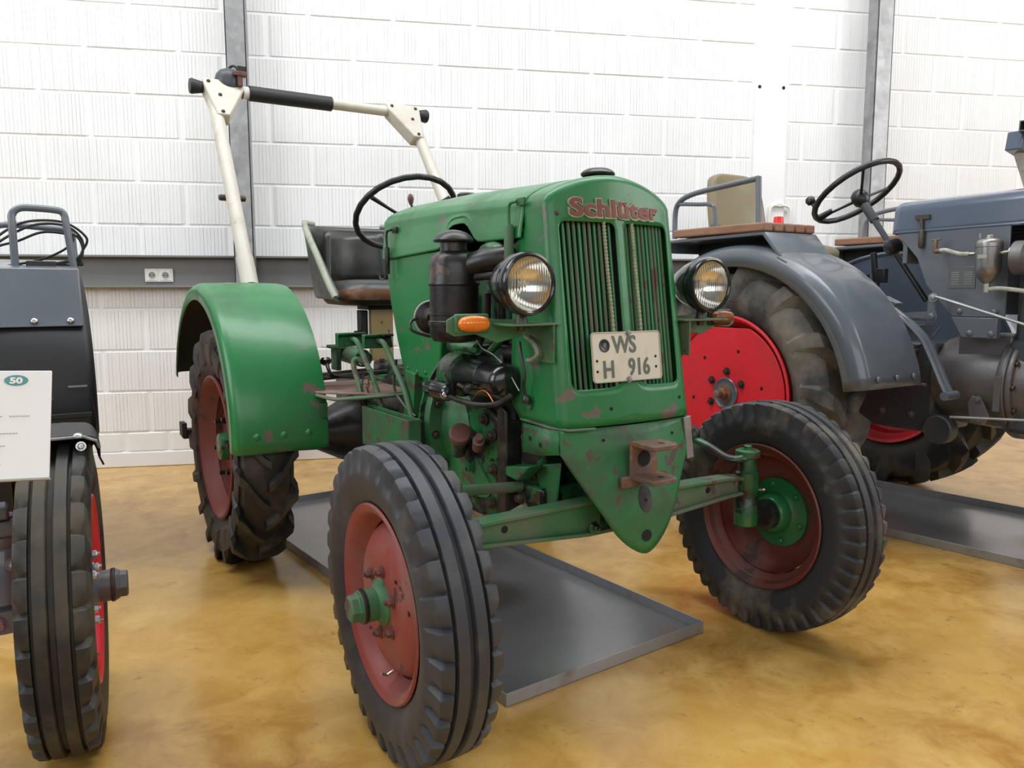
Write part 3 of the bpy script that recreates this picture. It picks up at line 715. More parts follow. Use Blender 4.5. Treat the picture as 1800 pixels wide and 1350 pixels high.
def indicator(s):
    c = Vector((s*.411, .030, .951)); prof = [(.002, -.041), (.009, -.038)]
    for i in range(25): x = -.034+.070*i/24; prof.append((.0180*sqrt(max(.05, 1-(x/.048)**2))+.0012*(i % 2), x))
    prof += [(.009, .038), (.002, .041)]
    e = obj('indicator_lens', MB().lathe(prof, c, (1, 0, 0), 24), M['amber'] if s < 0 else M['amber_dark'], GT)
    obj('indicator_base', MB().box(c+Vector((0, .012, 0)), (.092, .012, .046)), M['oily'] if s > 0 else M['green_dusty'], e, bevel=.005)
for s in (-1, 1): indicator(s)
hs = MB().tube(smooth([(-.238, .075, .915), (-.245, .03, .90), (-.243, .015, .875), (-.240, .045, .858), (-.235, .07, .855)], 5), .0055, 10)
obj('cable_sleeve', hs, M['sleeve'], GT)
obj('cable', MB().tube(smooth([(-.24, .10, .90), (-.243, .085, .86), (-.24, .075, .82), (-.236, .085, .785), (-.230, .082, .760)], 5), .0042, 8).lathe([(.011, 0), (.013, .01), (.008, .02)], (-.230, .082, .745), (0, 0, 1), 12), M['oily'], GT)
bolts('screw', [(-.2185, .105, 1.075), (-.2185, .085, .735)], (-1, 0, 0), .006, .006, M['green_dusty'], GT)

# --- engine bay
ck = Vector((-.300, .330, 0))
ac = MB().lathe([(.030, .888), (.058, .893), (.0665, .91), (.0665, .930), (.0685, .932), (.0685, .940), (.0665, .942), (.0665, 1.040), (.0700, 1.044), (.0700, 1.049), (.0675, 1.053), (.067, 1.095), (.062, 1.115), (.048, 1.128), (.037, 1.133), (.036, 1.160), (.030, 1.162)], ck, (0, 0, 1), 48)
aco = obj('air_cleaner', ac, M['black_rusty'], GT)
obj('rain_cap', MB().lathe([(.054, 1.158), (.055, 1.162), (.049, 1.172), (.036, 1.182), (.018, 1.188), (.004, 1.190)], ck, (0, 0, 1), 40).lathe([(.053, 1.1575), (.03, 1.163)], ck, (0, 0, 1), 40), M['black_rusty'], aco)
obj('clamp_band', MB().lathe([(.0685, .934), (.0705, .936), (.0705, .946), (.0685, .948)], ck, (0, 0, 1), 48).lathe([(.0675, .962), (.0690, .963), (.0690, .967), (.0675, .968)], ck, (0, 0, 1), 48).box(ck+Vector((.02, -.068, .94)), (.01, .02, .035)), M['black_rusty'], aco)
obj('intake_pipe', MB().tube(smooth([(-.28, .30, 1.085), (-.25, .24, 1.105), (-.20, .19, 1.11), (-.13, .19, 1.10), (-.08, .22, 1.06)], 6), .034, 20), M['black_rusty'], GT)
obj('breather_pipe', MB().tube([(-.285, .235, 1.062), (-.275, .12, 1.068), (-.21, .10, 1.07)], .0095, 12).lathe([(.0062, 0), (.0062, .001)], (-.285, .2345, 1.062), (0, -1, 0), 12), M['black_rusty'], GT)
obj('green_elbow', MB().tube(smooth([(-.215, .30, 1.13), (-.225, .23, 1.13), (-.20, .17, 1.09), (-.17, .15, 1.03)], 5), .024, 16), M['green_oily'], GT)
hn = obj('horn', MB().lathe([(.02, .04), (.03, .01), (.047, .002), (.048, -.006), (.040, -.008), (.012, -.012)], (-.318, .435, .952), (-.25, -1, 0), 32), M['black_rusty'], GT)
obj('horn_ring', MB().torus((-.318, .433, .952), (-.25, -1, 0), .0475, .003, 32, 6), M['hose'], hn)
obj('horn_cable', MB().tube(smooth([(-.34, .44, .955), (-.375, .44, .945), (-.38, .43, .92), (-.345, .42, .905), (-.32, .41, .90)], 5), .004, 8), M['oily'], GT)
# cylinder head, block, manifold
obj('cylinder_head', MB().box((-.01, .42, .965), (.25, .46, .22)), M['green_oily'], GT, bevel=.015)
for k in range(5): obj('push_rod_tube', MB().tube([(-.135, .24+.08*k, .90), (-.155, .24+.08*k, .93), (-.155, .24+.08*k, 1.02)], .012, 10), M['oily'], GT)
eb = obj('engine_block', MB().box((0, .44, .70), (.33, .36, .28)).box((0, .44, .50), (.33, .36, .20)).box((0, .47, .40), (.26, .36, .10), taper=1.2), M['green_oily'], GT, bevel=.015)
obj('block_cover', MB().prism([(.27, .43), (.27, .67), (.33, .70), (.42, .705), (.60, .70), (.60, .45), (.45, .39)], (-.178, 0, 0), (0, 1, 0), (0, 0, 1), .03), M['green_oily'], GT, bevel=.008)
obj('front_flange', MB().prism([(.235, .41), (.235, .70), (.262, .715), (.285, .70), (.285, .41)], (-.165, 0, 0), (0, 1, 0), (0, 0, 1), .06), M['oily'], GT, bevel=.005)
obj('timing_case', MB().box((0, .19, .57), (.30, .11, .30)), M['green_oily'], GT, bevel=.02)
bolts('block_bolt', [(-.195, y, z) for y, z in ((.302, .625), (.30, .528), (.348, .664), (.305, .43), (.40, .44), (.46, .415), (.50, .60))], (-1, 0, 0), .012, .018, M['bolt'], GT)
bolts('block_bolt', [(-.165, .168, .64), (-.175, .185, .47)], (-1, 0, 0), .013, .02, M['bolt'], GT)
obj('gusset', MB().prism([(.10, .575), (.215, .555), (.215, .530), (.16, .525)], (-.185, 0, 0), (0, 1, 0), (0, 0, 1), .05).prism([(.04, .59), (.16, .56), (.11, .46), (.06, .47)], (-.15, 0, 0), (0, 1, 0), (0, 0, 1), .008), M['green_worn'], GT, bevel=.004)
fd = Vector((-.35, -.75, .60)).normalized(); fb = Vector((-.235, .43, .585))
ff = obj('filler_neck', MB().lathe([(.024, -.05), (.024, .055), (.030, .058)], fb, fd, 24).box(fb+Vector((.03, -.02, -.03)), (.03, .02, .10)), M['green_oily'], GT)
obj('filler_cap', MB().lathe([(.031, .050), (.032, .070), (.030, .0735), (.026, .075)], fb, fd, 28), M['bolt_red'], ff)
f2 = Vector((-.225, .335, .60)); obj('dipstick_plug', MB().lathe([(.016, -.03), (.017, .02), (.012, .022), (.011, .045)], f2, fd, 16), M['rust'], GT)
obj('drain_plate', MB().prism([(.60, .62), (.44, .58), (.30, .47), (.33, .44), (.58, .40)], (-.196, 0, 0), (0, 1, 0), (0, 0, 1), .006), M['green_worn'], GT)
# bell housing: two flanges
bh = obj('bell_housing', MB().lathe([(.15, -.16), (.19, -.15), (.205, -.12), (.212, -.035), (.222, -.022), (.262, -.018), (.266, -.010), (.266, .03), (.22, .06), (.15, .20)], (0, .585, .62), (0, 1, 0), 56), M['green_worn'], GT)
obj('flange_ring', MB().lathe([(.255, -.004), (.279, -.002), (.279, .008), (.255, .010)], (0, .60, .62), (0, 1, 0), 56, cap=False), M['green_oily'], bh)
bolts('housing_bolt', [(.243*cos(2*pi*k/16+.12), .566, .62+.243*sin(2*pi*k/16+.12)) for k in range(16)], (0, -1, 0), .009, .012, M['bolt'], bh)
# generator
gx = Vector((-.245, 0, .792))
ge = obj('generator', MB().lathe([(.020, .132), (.040, .138), (.048, .150), (.0495, .165), (.0495, .235), (.0505, .237), (.0505, .243), (.0495, .245), (.0495, .36), (.045, .372)], gx, (0, 1, 0), 40), M['black'], GT)
obj('drive_end', MB().lathe([(.050, .36), (.060, .365), (.064, .385), (.064, .425), (.050, .44), (.04, .47)], gx, (0, 1, 0), 36), M['green_oily'], ge)
obj('solenoid', MB().lathe([(.012, .318), (.020, .325), (.0245, .335), (.0245, .400), (.026, .402), (.026, .408), (.0245, .41), (.0245, .44), (.016, .452)], Vector((-.318, 0, .752)), (0, 1, 0), 28), M['black'], ge)
obj('terminal', MB().bolt((-.330, .333, .748), (-.4, -1, 0), .009, .012), M['steel'], ge)
gp = smooth([(-.325, .315, .742), (-.315, .26, .735), (-.305, .19, .733), (-.29, .13, .742), (-.262, .10, .765)], 22)
obj('corrugated_cable', MB().tube(gp, [.0078 if i % 2 else .0064 for i in range(len(gp))], 10), M['oily'], GT)
obj('linkage', MB().tube([(-.305, .30, .775), (-.315, .235, .772), (-.312, .215, .782)], .006, 8).bolt((-.31, .24, .772), (-.6, -.8, 0), .009, .012), M['oily'], GT)
obj('copper_wire', MB().tube(smooth([(-.300, .235, .742), (-.298, .20, .768), (-.296, .165, .768), (-.292, .14, .745)], 5), .0016, 6), M['copper'], GT)
obj('wire', MB().tube(smooth([(-.255, .30, .905), (-.25, .27, .875), (-.245, .22, .86), (-.243, .16, .83), (-.24, .10, .775)], 6), .0015, 6), M['hose'], GT)
obj('manifold', MB().tube([(-.17, .58, .86), (-.19, .50, .862), (-.19, .28, .862), (-.17, .20, .86)], .022, 16), M['green_oily'], GT)
obj('injector_pipe', MB().tube(smooth([(-.15, .22, .93), (-.20, .24, .90), (-.215, .28, .865)], 5), .010, 8).tube(smooth([(-.15, .30, .93), (-.21, .32, .91), (-.22, .34, .87)], 5), .010, 8).bolt((-.235, .315, .868), (-1, -.4, 0), .011, .018).bolt((-.235, .315, .905), (-1, -.4, 0), .009, .014), M['green_oily'], GT)
obj('injection_pump', MB().box((-.17, .30, .83), (.07, .12, .06)).lathe([(.03, 0), (.03, .10)], (-.16, .18, .90), (0, 1, 0), 16), M['green_oily'], GT, bevel=.006)
obj('dark_recess', MB().box((-.08, .40, .735), (.20, .38, .11)).box((-.02, .13, .80), (.30, .05, .40)), M['dark'], GT)  # solid black boxes added as painted shade for the engine bay voids
obj('oil_pan', MB().box((0, .75, .40), (.24, .5, .14), taper=1.25), M['oily'], GT, bevel=.02)

# --- transmission, platform, controls
obj('gearbox', MB().box((0, 1.10, .56), (.25, .78, .30)).box((0, 1.15, .725), (.17, .56, .05)), M['green_oily'], GT, bevel=.012)
bolts('cover_bolt', [(s*.072, .92+.11*k, .75) for k in range(5) for s in (-1, 1)], (0, 0, 1), .010, .012, M['bolt'], GT)
obj('rear_axle', MB().lathe([(.06, -.50), (.07, -.30), (.12, -.20), (.15, -.12), (.15, .12), (.12, .20), (.07, .30), (.06, .50)], (0, 1.517, .46), (1, 0, 0), 28).box((0, 1.56, .52), (.28, .32, .30)), M['oily'], GT, bevel=.01)  # coloured near black to paint the unlit gap under the mudguard
obj('lift_cylinder', MB().lathe([(.034, 0), (.036, .02), (.036, .24), (.030, .25)], (-.15, 1.36, .765), (.05, 1, .02), 28), M['green_dusty'], GT)
obj('cylinder_ring', MB().torus((-.15, 1.355, .765), (.05, 1, .02), .030, .004, 28, 8), M['black'], GT)
obj('cylinder_bracket', MB().box((-.175, 1.57, .80), (.07, .10, .014)).box((-.19, 1.56, .755), (.02, .07, .10)), M['green_worn'], GT, bevel=.003)
obj('control_shaft', MB().tube([(-.36, 1.43, .70), (-.10, 1.40, .715)], .008, 8).tube([(-.38, 1.20, .715), (-.12, 1.20, .725)], .009, 8), M['oily'], GT)
obj('hand_lever', MB().tube(smooth([(-.352, 1.215, .770), (-.345, 1.20, .735), (-.325, 1.17, .722), (-.25, 1.12, .718)], 5), .007, 8).lathe([(.010, -.006), (.020, .002), (.022, .012), (.014, .022)], (-.352, 1.222, .765), (0, .2, 1), 16), M['black'], GT)
obj('foot_plate', MB().prism([(.44, 1.06), (.44, 1.34), (.14, 1.36), (.14, .92), (.28, .90)], (0, 0, .680), (-1, 0, 0), (0, 1, 0), .006), M['rust'], GT, bevel=.002)
obj('plate_edge', MB().tube(smooth([(-.44, 1.07, .672), (-.40, 1.0, .662), (-.36, .95, .668), (-.28, .89, .676), (-.14, .88, .676)], 5), .010, 8, flat=.7), M['green_dusty'], GT)
obj('foot_plate', MB().prism([(-.48, .86), (-.48, 1.30), (-.16, 1.34), (-.16, .86)], (0, 0, .680), (-1, 0, 0), (0, 1, 0), .006), M['rust'], GT, bevel=.002)
tbx = MB()
for c, s_ in (((-.335, .74, .580), (.004, .36, .128)), ((-.295, .74, .580), (.004, .36, .128)), ((-.315, .56, .580), (.04, .004, .128)), ((-.315, .92, .580), (.04, .004, .128)), ((-.315, .74, .518), (.04, .36, .004))): tbx.box(c, s_)
obj('tool_box', tbx, M['green_worn'], GT, bevel=.001)
for (px, py0) in ((-.300, 1.105), (-.262, .955)):
    pd = MB().box((px, py0, .858), (.105, .012, .048), rot('X', -18)).box((px, py0-.008, .878), (.105, .028, .008)).box((px-.052, py0-.005, .858), (.004, .024, .046))
    po = obj('pedal', pd, M['green_oily'], GT, bevel=.002)
    obj('pedal_arm', MB().tube(smooth([(px, py0-.008, .862), (px+.01, py0-.035, .850), (px+.02, py0-.07, .80), (px+.03, py0-.15, .70), (px+.035, py0-.20, .60)], 6), .0095, 12), M['green_dusty'], po)
obj('brake_link', MB().tube(smooth([(-.275, 1.05, .78), (-.30, 1.06, .79), (-.31, 1.055, .765), (-.305, 1.0, .68)], 6), .0095, 10), M['green_dusty'], GT)
for (x, y) in ((-.305, .99), (-.295, .96)):
    ch = MB()
    for k in range(11): ch.torus((x+.004*sin(k), y, .755-.0125*k), (1, 0, 0) if k % 2 else (0, 1, 0), .0052, .0015, 10, 5)
    obj('chain', ch, M['oily'], GT)
obj('control_cable', MB().tube(smooth([(-.235, .86, .80), (-.24, .87, .74), (-.24, .86, .69), (-.235, .80, .65), (-.22, .75, .62)], 6), .005, 8), M['oily'], GT)
obj('column_strut', MB().box((-.205, .80, .68), (.03, .075, .17), rot('X', 6)), M['green_worn'], GT, bevel=.003)
# steering wheel
sw = Vector((0, 1.27, 1.325)); sn = Vector((0, sin(radians(38)), cos(radians(38))))
so = obj('steering_wheel', MB().torus(sw, sn, .196, .0115, 96, 12, .0012), M['black_plastic'], GT)
X_ = Vector((1, 0, 0)); Y_ = sn.cross(X_)
sp = MB()
for a in (85, 205, 325):
    d = cos(radians(a))*X_+sin(radians(a))*Y_; sp.tube([sw-sn*.03+d*.022, sw-sn*.018+d*.10, sw-sn*.002+d*.182], [.007, .006, .009], 10)
obj('spoke', sp, M['black_plastic'], so)
obj('hub', MB().lathe([(.020, -.05), (.022, -.03), (.026, -.02), (.024, -.008), (.010, -.004)], sw, sn, 24), M['steel'], so)
obj('steering_column', MB().tube([sw-sn*.05, sw-sn*.32], .016, 14), M['green_dusty'], GT)
gl = obj('gear_lever', MB().tube([(.005, 1.14, 1.10), (.002, 1.20, 1.30), (0, 1.22, 1.362)], .005, 10), M['oily'], GT)
obj('knob', MB().lathe([(.005, -.01), (.010, .004), (.012, .016), (.008, .030), (.003, .034)], (0, 1.222, 1.362), (0, .1, 1), 16), M['bolt_red'], gl)
# seat
sx = .205
def sidez(s_, t): return s_
rows = []
NU = 30
for i in range(NU+1):
    a = -1+2*i/NU; ang = a*radians(112); sg_ = lambda v: (1 if v >= 0 else -1)*abs(v)**.62
    px, py = .225*sg_(sin(ang)), .30*sg_(cos(ang))
    fr_ = max(0, min(1, (.20-py)/.36)); ztop = 1.318-.012*a*a-.31*(fr_**1.6*.6+fr_*.4)
    row = []
    for j in range(9):
        t = j/8; z = .995+(ztop-.995)*t; k = .90+.16*t; row.append((px*k, 1.585+py*(.90+.17*t)+.01, z))
    rows.append(row)
st_ = obj('seat_shell', MB().grid(rows), M['seat'], GT, ang=60)
m = st_.modifiers.new('solid', 'SOLIDIFY'); m.thickness = .030; m.offset = 0; m = st_.modifiers.new('sub', 'SUBSURF'); m.levels = 1; m.render_levels = 1
for q_ in (rows[:12], rows[-12:]): obj('seat_piping', MB().tube([Vector(r[-1])+Vector((r[-1][0]*.03, .004, .006)) for r in q_], .013, 10), M['piping'], st_)
bk = []
for i in range(13):
    a = (-1+2*i/12)*radians(48); bk.append([((.195-.02*(j/6)**2)*sin(a)*1.02, 1.60+.245*cos(a)+.028*(j/6)-.02*sin(pi*i/12)*sin(pi*j/6), 1.07+.215*j/6) for j in range(7)])
bo = obj('back_cushion', MB().grid(bk), M['seat'], GT, ang=60, solid=.03)
cu = MB(); ps = []
def sup(r, z, e=3.2, cy=1.60, rx=.20, ry=.20): return [(rx*r*abs(cos(t))**(2/e)*(1 if cos(t) >= 0 else -1), cy+ry*r*abs(sin(t))**(2/e)*(1 if sin(t) >= 0 else -1), z) for t in [2*pi*k/40 for k in range(40)]]
cu.grid([sup(.02, 1.078), sup(.5, 1.076), sup(.82, 1.068), sup(.95, 1.052), sup(1.0, 1.035)], closed_u=True)
obj('seat_cushion', cu, M['seat'], GT, ang=60)
obj('worn_edge', MB().grid([sup(1.0, 1.036), sup(1.02, 1.020), sup(1.0, 1.000), sup(.96, .990)], closed_u=True), M['seat_worn'], GT, ang=60)
sb = MB().grid([sup(.98, .992), sup(.9, .975), sup(.6, .968), sup(.05, .966)], closed_u=True); obj('seat_pan', sb, M['black_matt'], GT, ang=60)
pst = obj('seat_post', MB().box((-.005, 1.52, .86), (.098, .03, .24)), M['post'], GT, bevel=.003)
obj('post_bracket', MB().box((-.075, 1.55, .88), (.03, .05, .14)).box((-.005, 1.56, .96), (.13, .12, .016)).box((-.095, 1.54, .855), (.04, .02, .02)), M['black_matt'], pst, bevel=.003)

# --- front axle
def beam_pts(s):
    return [(0, .492, .385), (s*.10, .492, .392), (s*.42, .482, .432), (s*.47, .476, .432)]
ax = MB()
top = [(-.49, .474), (-.42, .482), (0, .490), (.42, .482), (.49, .474)]; bot = [(.49, .432), (.42, .430), (.10, .405), (-.10, .405), (-.42, .430), (-.49, .432)]
bo_ = obj('front_axle', MB().prism(top+bot, (0, .012, 0), (1, 0, 0), (0, 0, 1), .016), M['green_dusty'], GT, bevel=.002)
fl_ = MB()
for pts in (top, bot):
    for (a, b), (c, d) in zip(pts, pts[1:]):
        L_ = sqrt((c-a)**2+(d-b)**2); fl_.box(((a+c)/2, .012, (b+d)/2), (L_, .052, .010), rot('Y', -math.degrees(atan2(d-b, c-a))))
obj('axle_flange', fl_, M['green_dusty'], bo_, bevel=.002)
bolts('bolt_hole', [(-.345, .0025, .456), (.345, .0025, .456)], (0, 1, 0), .009, .019, M['dark'], bo_, 'disc')
obj('axle_bracket', MB().box((0, .03, .53), (.10, .16, .22)).bolt((-.09, -.02, .425), (0, -1, 0), .011, .018), M['green_oily'], GT, bevel=.01)
for s in (-1, 1):
    kp = obj('steering_knuckle', MB().lathe([(.020, .325), (.034, .332), (.036, .350), (.036, .405), (.032, .410), (.031, .430), (.034, .435), (.034, .490), (.028, .496), (.026, .535)], (s*.505, 0, 0), (0, 0, 1), 28), M['green_oily'], GT)
    obj('stub_axle', MB().lathe([(.030, 0), (.026, .07)], (s*.515, 0, .352), (s, 0, 0), 20), M['oily'], kp)
    obj('kingpin_cap', MB().lathe([(.026, .533), (.036, .538), (.036, .556), (.028, .560)], (s*.505, 0, 0), (0, 0, 1), 24).bolt((s*.505, 0, .558), (0, 0, 1), .013, .014), M['green_worn'], kp)
    obj('grease_nipple', MB().lathe([(.004, 0), (.004, .01), (.006, .012), (.003, .018)], (s*.505+.02, -.030, .44), (.5, -1, .2), 10), M['zinc'], kp)
arm = obj('steering_arm', MB().tube(smooth([(.505, -.005, .548), (.475, .0, .535), (.45, .03, .535), (.435, .08, .558), (.425, .12, .572), (.425, .15, .574)], 5), [.020]*6+[.016]*20, 12, flat=.7), M['green_oily'], GT)
obj('ball_joint', MB().lathe([(.015, .57), (.022, .578), (.022, .60), (.014, .61), (.006, .618)], (.425, .145, 0), (0, 0, 1), 20).tube([(.425, .145, .595), (.30, .165, .592)], .009, 10), M['oily'], GT)
obj('steering_arm', MB().tube(smooth([(-.505, -.005, .548), (-.475, .03, .540), (-.45, .10, .53), (-.43, .19, .515)], 5), .016, 12, flat=.7), M['green_oily'], GT)
obj('tie_rod', MB().tube([(-.365, .20, .510), (-.02, .20, .487), (.30, .20, .487), (.42, .19, .51)], .0145, 14).lathe([(.010, 0), (.016, .008), (.016, .03), (.010, .04)], (-.37, .20, .495), (0, 0, 1), 14), M['green_dusty'], GT)
obj('radius_rod', MB().tube([(-.30, .10, .405), (-.19, .205, .420), (-.085, .21, .455)], .0135, 14), M['hose'], GT)
obj('radius_rod', MB().tube([(-.085, .21, .455), (-.03, .25, .47)], .016, 14), M['green_oily'], GT)
obj('drawbar', MB().box((-.60, 2.02, .42), (.24, .05, .04)).box((-.715, 2.02, .44), (.02, .07, .06)), M['black_matt'], GT, bevel=.003)
obj('cross_plate', MB().box((-.02, .16, .485), (.30, .12, .05)), M['green_oily'], GT, bevel=.008)

# --- rear mudguards
def mudguard(parent, xo, xi, cy, cz, R, a0, a1, mat, name='mudguard', rc=.03, lip=.03, n=40, th=.004):
    s = 1 if xo > xi else -1; rows = []
    for i in range(n+1):
        a = radians(a0+(a1-a0)*i/n); prof = [(xi, R-.012), (xi+s*.004, R-.003), (xi+s*.02, R), (xi+(xo-xi)*.33, R+.003), (xi+(xo-xi)*.66, R+.003)]
        for t in range(6):
            b = radians(18*t); prof.append((xo-s*rc+s*rc*sin(b), R-rc+rc*cos(b)))
        prof.append((xo, R-rc-lip))
        rows.append([(x, cy-r*cos(a), cz+r*sin(a)) for x, r in prof])
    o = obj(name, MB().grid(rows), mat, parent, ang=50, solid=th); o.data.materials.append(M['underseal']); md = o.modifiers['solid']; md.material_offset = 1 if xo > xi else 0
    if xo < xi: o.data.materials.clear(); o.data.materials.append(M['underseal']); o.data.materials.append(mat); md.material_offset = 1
    return o
for s in (-1, 1):
    fo = mudguard(GT, s*.722, s*.400, 1.60, .525, .532, -4, 163, M['green'])
    bolts('rivet', [(s*x, 1.066, .545) for x in (.650, .560, .475)], (0, -1, 0), .0125, .007, M['green'], fo, 'rivet')
    obj('mudguard_stay', MB().box((s*.42, 1.30, .62), (.02, .5, .05)).box((s*.38, 1.52, .74), (.02, .05, .38)), M['green_oily'], GT)
# --- roll bar
rb = obj('roll_bar', MB().tube([(-.50, 2.238, 1.930), (.50, 2.238, 1.930)], .0245, 20), M['cream'], GT)
for s in (-1, 1):
    leg = obj('roll_bar_leg', MB().tube([(s*.515, 1.60, 1.045), (s*.5115, 1.683, 1.16), (s*.5115, 1.684, 1.161), (s*.487, 2.225, 1.912)], [.033, .033, .0285, .0285], 24), M['cream'], rb)
    d = Vector((0, .638, .885)).normalized(); X = Vector((s, 0, 0))
    gp_ = [(-.135, .030), (.040, .030), (.040, -.005), (.010, -.19), (-.044, -.19), (-.135, -.012)]
    gs = MB().prism([(a, b) for a, b in gp_], Vector((s*.487, 2.238, 1.930)), X, d, .066)
    g_ = obj('gusset_plate', gs, M['cream'], rb, bevel=.006)
    nn = Vector((0, -d.z, d.y)); bolts('rivet', [tuple(Vector((s*.487, 2.236, 1.930))+X*a+d*b+nn*.033) for a, b in ((.018, .008), (-.112, .008), (-.02, -.07), (-.016, -.172))], nn, .0085, .007, M['bolt'], rb, 'rivet')
    obj('end_plug', MB().lathe([(.022, 0), (.025, .004), (.034, .048), (.030, .056)], (s*.525, 2.238, 1.930), (s, 0, 0), 24), M['black_matt'], rb)
    obj('leg_bolt', MB().lathe([(.007, -.055), (.012, -.052), (.013, -.044), (.013, .044), (.012, .052), (.007, .055)], (s*.499, 1.895, 1.415), (1, 0, 0), 14).bolt((s*.509, 1.672, 1.12), (0, -.78, .62), .011, .042), M['bolt'], rb)
obj('foam_sleeve', MB().tube([(-.325, 2.238, 1.930), (.066, 2.238, 1.930)], .034, 24), M['black_matt'], rb)
obj('band', MB().tube([(-.352, 2.238, 1.930), (-.327, 2.238, 1.930)], .0275, 20), M['plaster'], rb)
obj('lamp_clamp', MB().tube([(-.388, 2.238, 1.930), (-.352, 2.238, 1.930)], .0300, 20).box((-.372, 2.205, 1.975), (.022, .03, .06)).box((-.372, 2.205, 2.00), (.06, .04, .02)), M['bolt_red'], rb, bevel=.003)
wl = obj('work_lamp', MB().lathe([(.060, 0), (.062, .012), (.060, .04), (.050, .065), (.032, .082), (.008, .088)], (-.405, 2.265, 1.945), (-.12, -.25, 1), 32), M['grey_dark'], GT)
obj('lamp_strap', MB().torus((-.385, 2.26, 1.99), (.9, .3, .1), .055, .006, 28, 6).box((-.362, 2.215, 2.02), (.035, .035, .03)), M['black_matt'], wl)
# ------------------------------------------------------------------ grey tractor on the right (same heading), frame origin under its rear axle line
def tw(x, y, z=0): return (x*cos(TW)-y*sin(TW), x*sin(TW)+y*cos(TW), z)
RT_ = empty('tractor', 'blue-grey vintage tractor with bright red rear wheel, tan seat and long bonnet at right', 'tractor', tw(2.07, 0), TW)
gm = dict(rim=M['bright_red'], disc=M['bright_red'])
for s in (-1, 1):
    o = rear_wheel(RT_, (s*.60, .87, .573), pi if s < 0 else 0, .348, .115, gm, lug_tyre(.578, .25, .348, 14, .038, 1 if s > 0 else -1, lw=.058, reach=.32, side=.13), M['rubber_big'] if s < 0 else M['rubber_dark'], .0)
    # dished disc with two flat cuts sits just inside the rim
    n = 64; pr = []
    for k in range(n):
        a = 2*pi*k/n; r = .315; y, z = r*cos(a), r*sin(a); pr.append((y, min(z, .292)))
    dm = MB().prism(pr, (.098, 0, 0), (0, 1, 0), (0, 0, 1), .008)
    obj('wheel_disc', dm, M['bright_red'], o, bevel=.003)
    obj('hub', MB().lathe([(.066, .102), (.070, .108), (.066, .112), (.060, .108), (.050, .106), (.040, .110), (.0, .112)], (0, 0, 0), (1, 0, 0), 40), M['grey'], o)
    obj('axle_nut', MB().bolt((.108, 0, 0), (1, 0, 0), .026, .03).lathe([(.016, .13), (.016, .165), (.012, .168)], (0, 0, 0), (1, 0, 0), 20), M['rust'], o)
    nut = None
    for k in range(6):
        a = 2*pi*k/6+.5; p = (.102, .098*cos(a), .098*sin(a))
        if nut is None: nut = obj('lug_nut', MB().bolt((0, 0, 0), (1, 0, 0), .012, .018), M['bolt'], o, loc=p)
        else: copyo(nut, o, p)
    bolts('disc_hole', [(.1022, .20*cos(2*pi*k/6+.2), .20*sin(2*pi*k/6+.2)) for k in range(6)], (1, 0, 0), .008, .001, M['dark'], o, 'disc')
    gf = mudguard(RT_, s*.77, s*.40, .80, .56, .66, 9, 175, M['grey'], rc=.045, lip=.045)
    if s > 0:
        pts = [(.80-.655*cos(radians(a)), .56+.655*sin(radians(a))) for a in range(9, 176, 6)]
        obj('mudguard_side', MB().prism(pts, (.395, 0, 0), (0, 1, 0), (0, 0, 1), .006), M['grey_blue'], RT_)
        obj('rim_bead', MB().tube([(.390, y, z) for y, z in pts], .010, 8), M['grey_blue'], RT_)
    bolts('rivet', [(s*x, .142, .700) for x in (.70, .58, .47)], (0, -1, .15), .012, .006, M['grey'], gf, 'rivet')
    # seat box on the mudguard
    sbx = MB()
    prf = [(1.20, 1.20), (1.20, 1.262), (.66, 1.272), (.64, 1.268), (.555, 1.165), (.575, 1.165), (.655, 1.255), (1.185, 1.248)]
    sbx.prism(prf, (s*.590, 0, 0), (0, 1, 0), (0, 0, 1), .33)
    obj('seat_box', sbx, M['grey'], RT_, bevel=.004)
    obj('box_flange', MB().box((s*.59, .545, 1.150), (.35, .05, .006), rot('X', 25)), M['grey'], RT_)
    bolts('rivet', [(s*x, .535, 1.151) for x in (.72, .59, .46)], (0, -.4, 1), .010, .006, M['steel'], RT_, 'rivet')
    sl = None
    for k in range(5):
        x = s*(.735-.068*k); L_ = .52
        if sl is None: sl = obj('seat_slat', MB().box((0, 0, 0), (.058, L_, .036)), M['wood'], RT_, bevel=.006, loc=(x, .90, 1.289))
        else: copyo(sl, RT_, (x, .90, 1.289))
    R1 = smooth([(s*.735, 1.18, 1.27), (s*.735, 1.18, 1.38), (s*.735, 1.165, 1.425), (s*.735, 1.12, 1.452), (s*.735, 1.03, 1.468), (s*.735, .86, 1.480), (s*.735, .70, 1.490)], 6)
    obj('hand_rail', MB().tube(R1, .0125, 12).tube([(s*.735, .70, 1.497), (s*.735, .69, 1.27)], .0125, 12), M['grey'], RT_)
    obj('hand_rail', MB().tube(smooth([(s*.735, 1.168, 1.428), (s*.735, 1.04, 1.415), (s*.735, .965, 1.407), (s*.735, .935, 1.38), (s*.735, .93, 1.27)], 6), .0095, 10).box((s*.735, .93, 1.305), (.03, .03, .03)), M['grey'], RT_)
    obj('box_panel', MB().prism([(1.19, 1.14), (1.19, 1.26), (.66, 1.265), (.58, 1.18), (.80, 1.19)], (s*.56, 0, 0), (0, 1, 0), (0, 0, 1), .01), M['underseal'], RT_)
    # front wheel beyond the picture edge still stands there
    if s < 0: fw0 = front_wheel(RT_, (-.60, -1.02, .36), pi, 0, dict(rim=M['bright_red'], hub=M['grey'], nut=M['bolt'], flange=M['grey']), front_tyre(.36, .15, .22), M['rubber_dark'])
    else: fw1 = copytree(fw0, RT_); fw1.location = (.60, -1.02, .36); fw1.rotation_euler = (0, 0, 0)
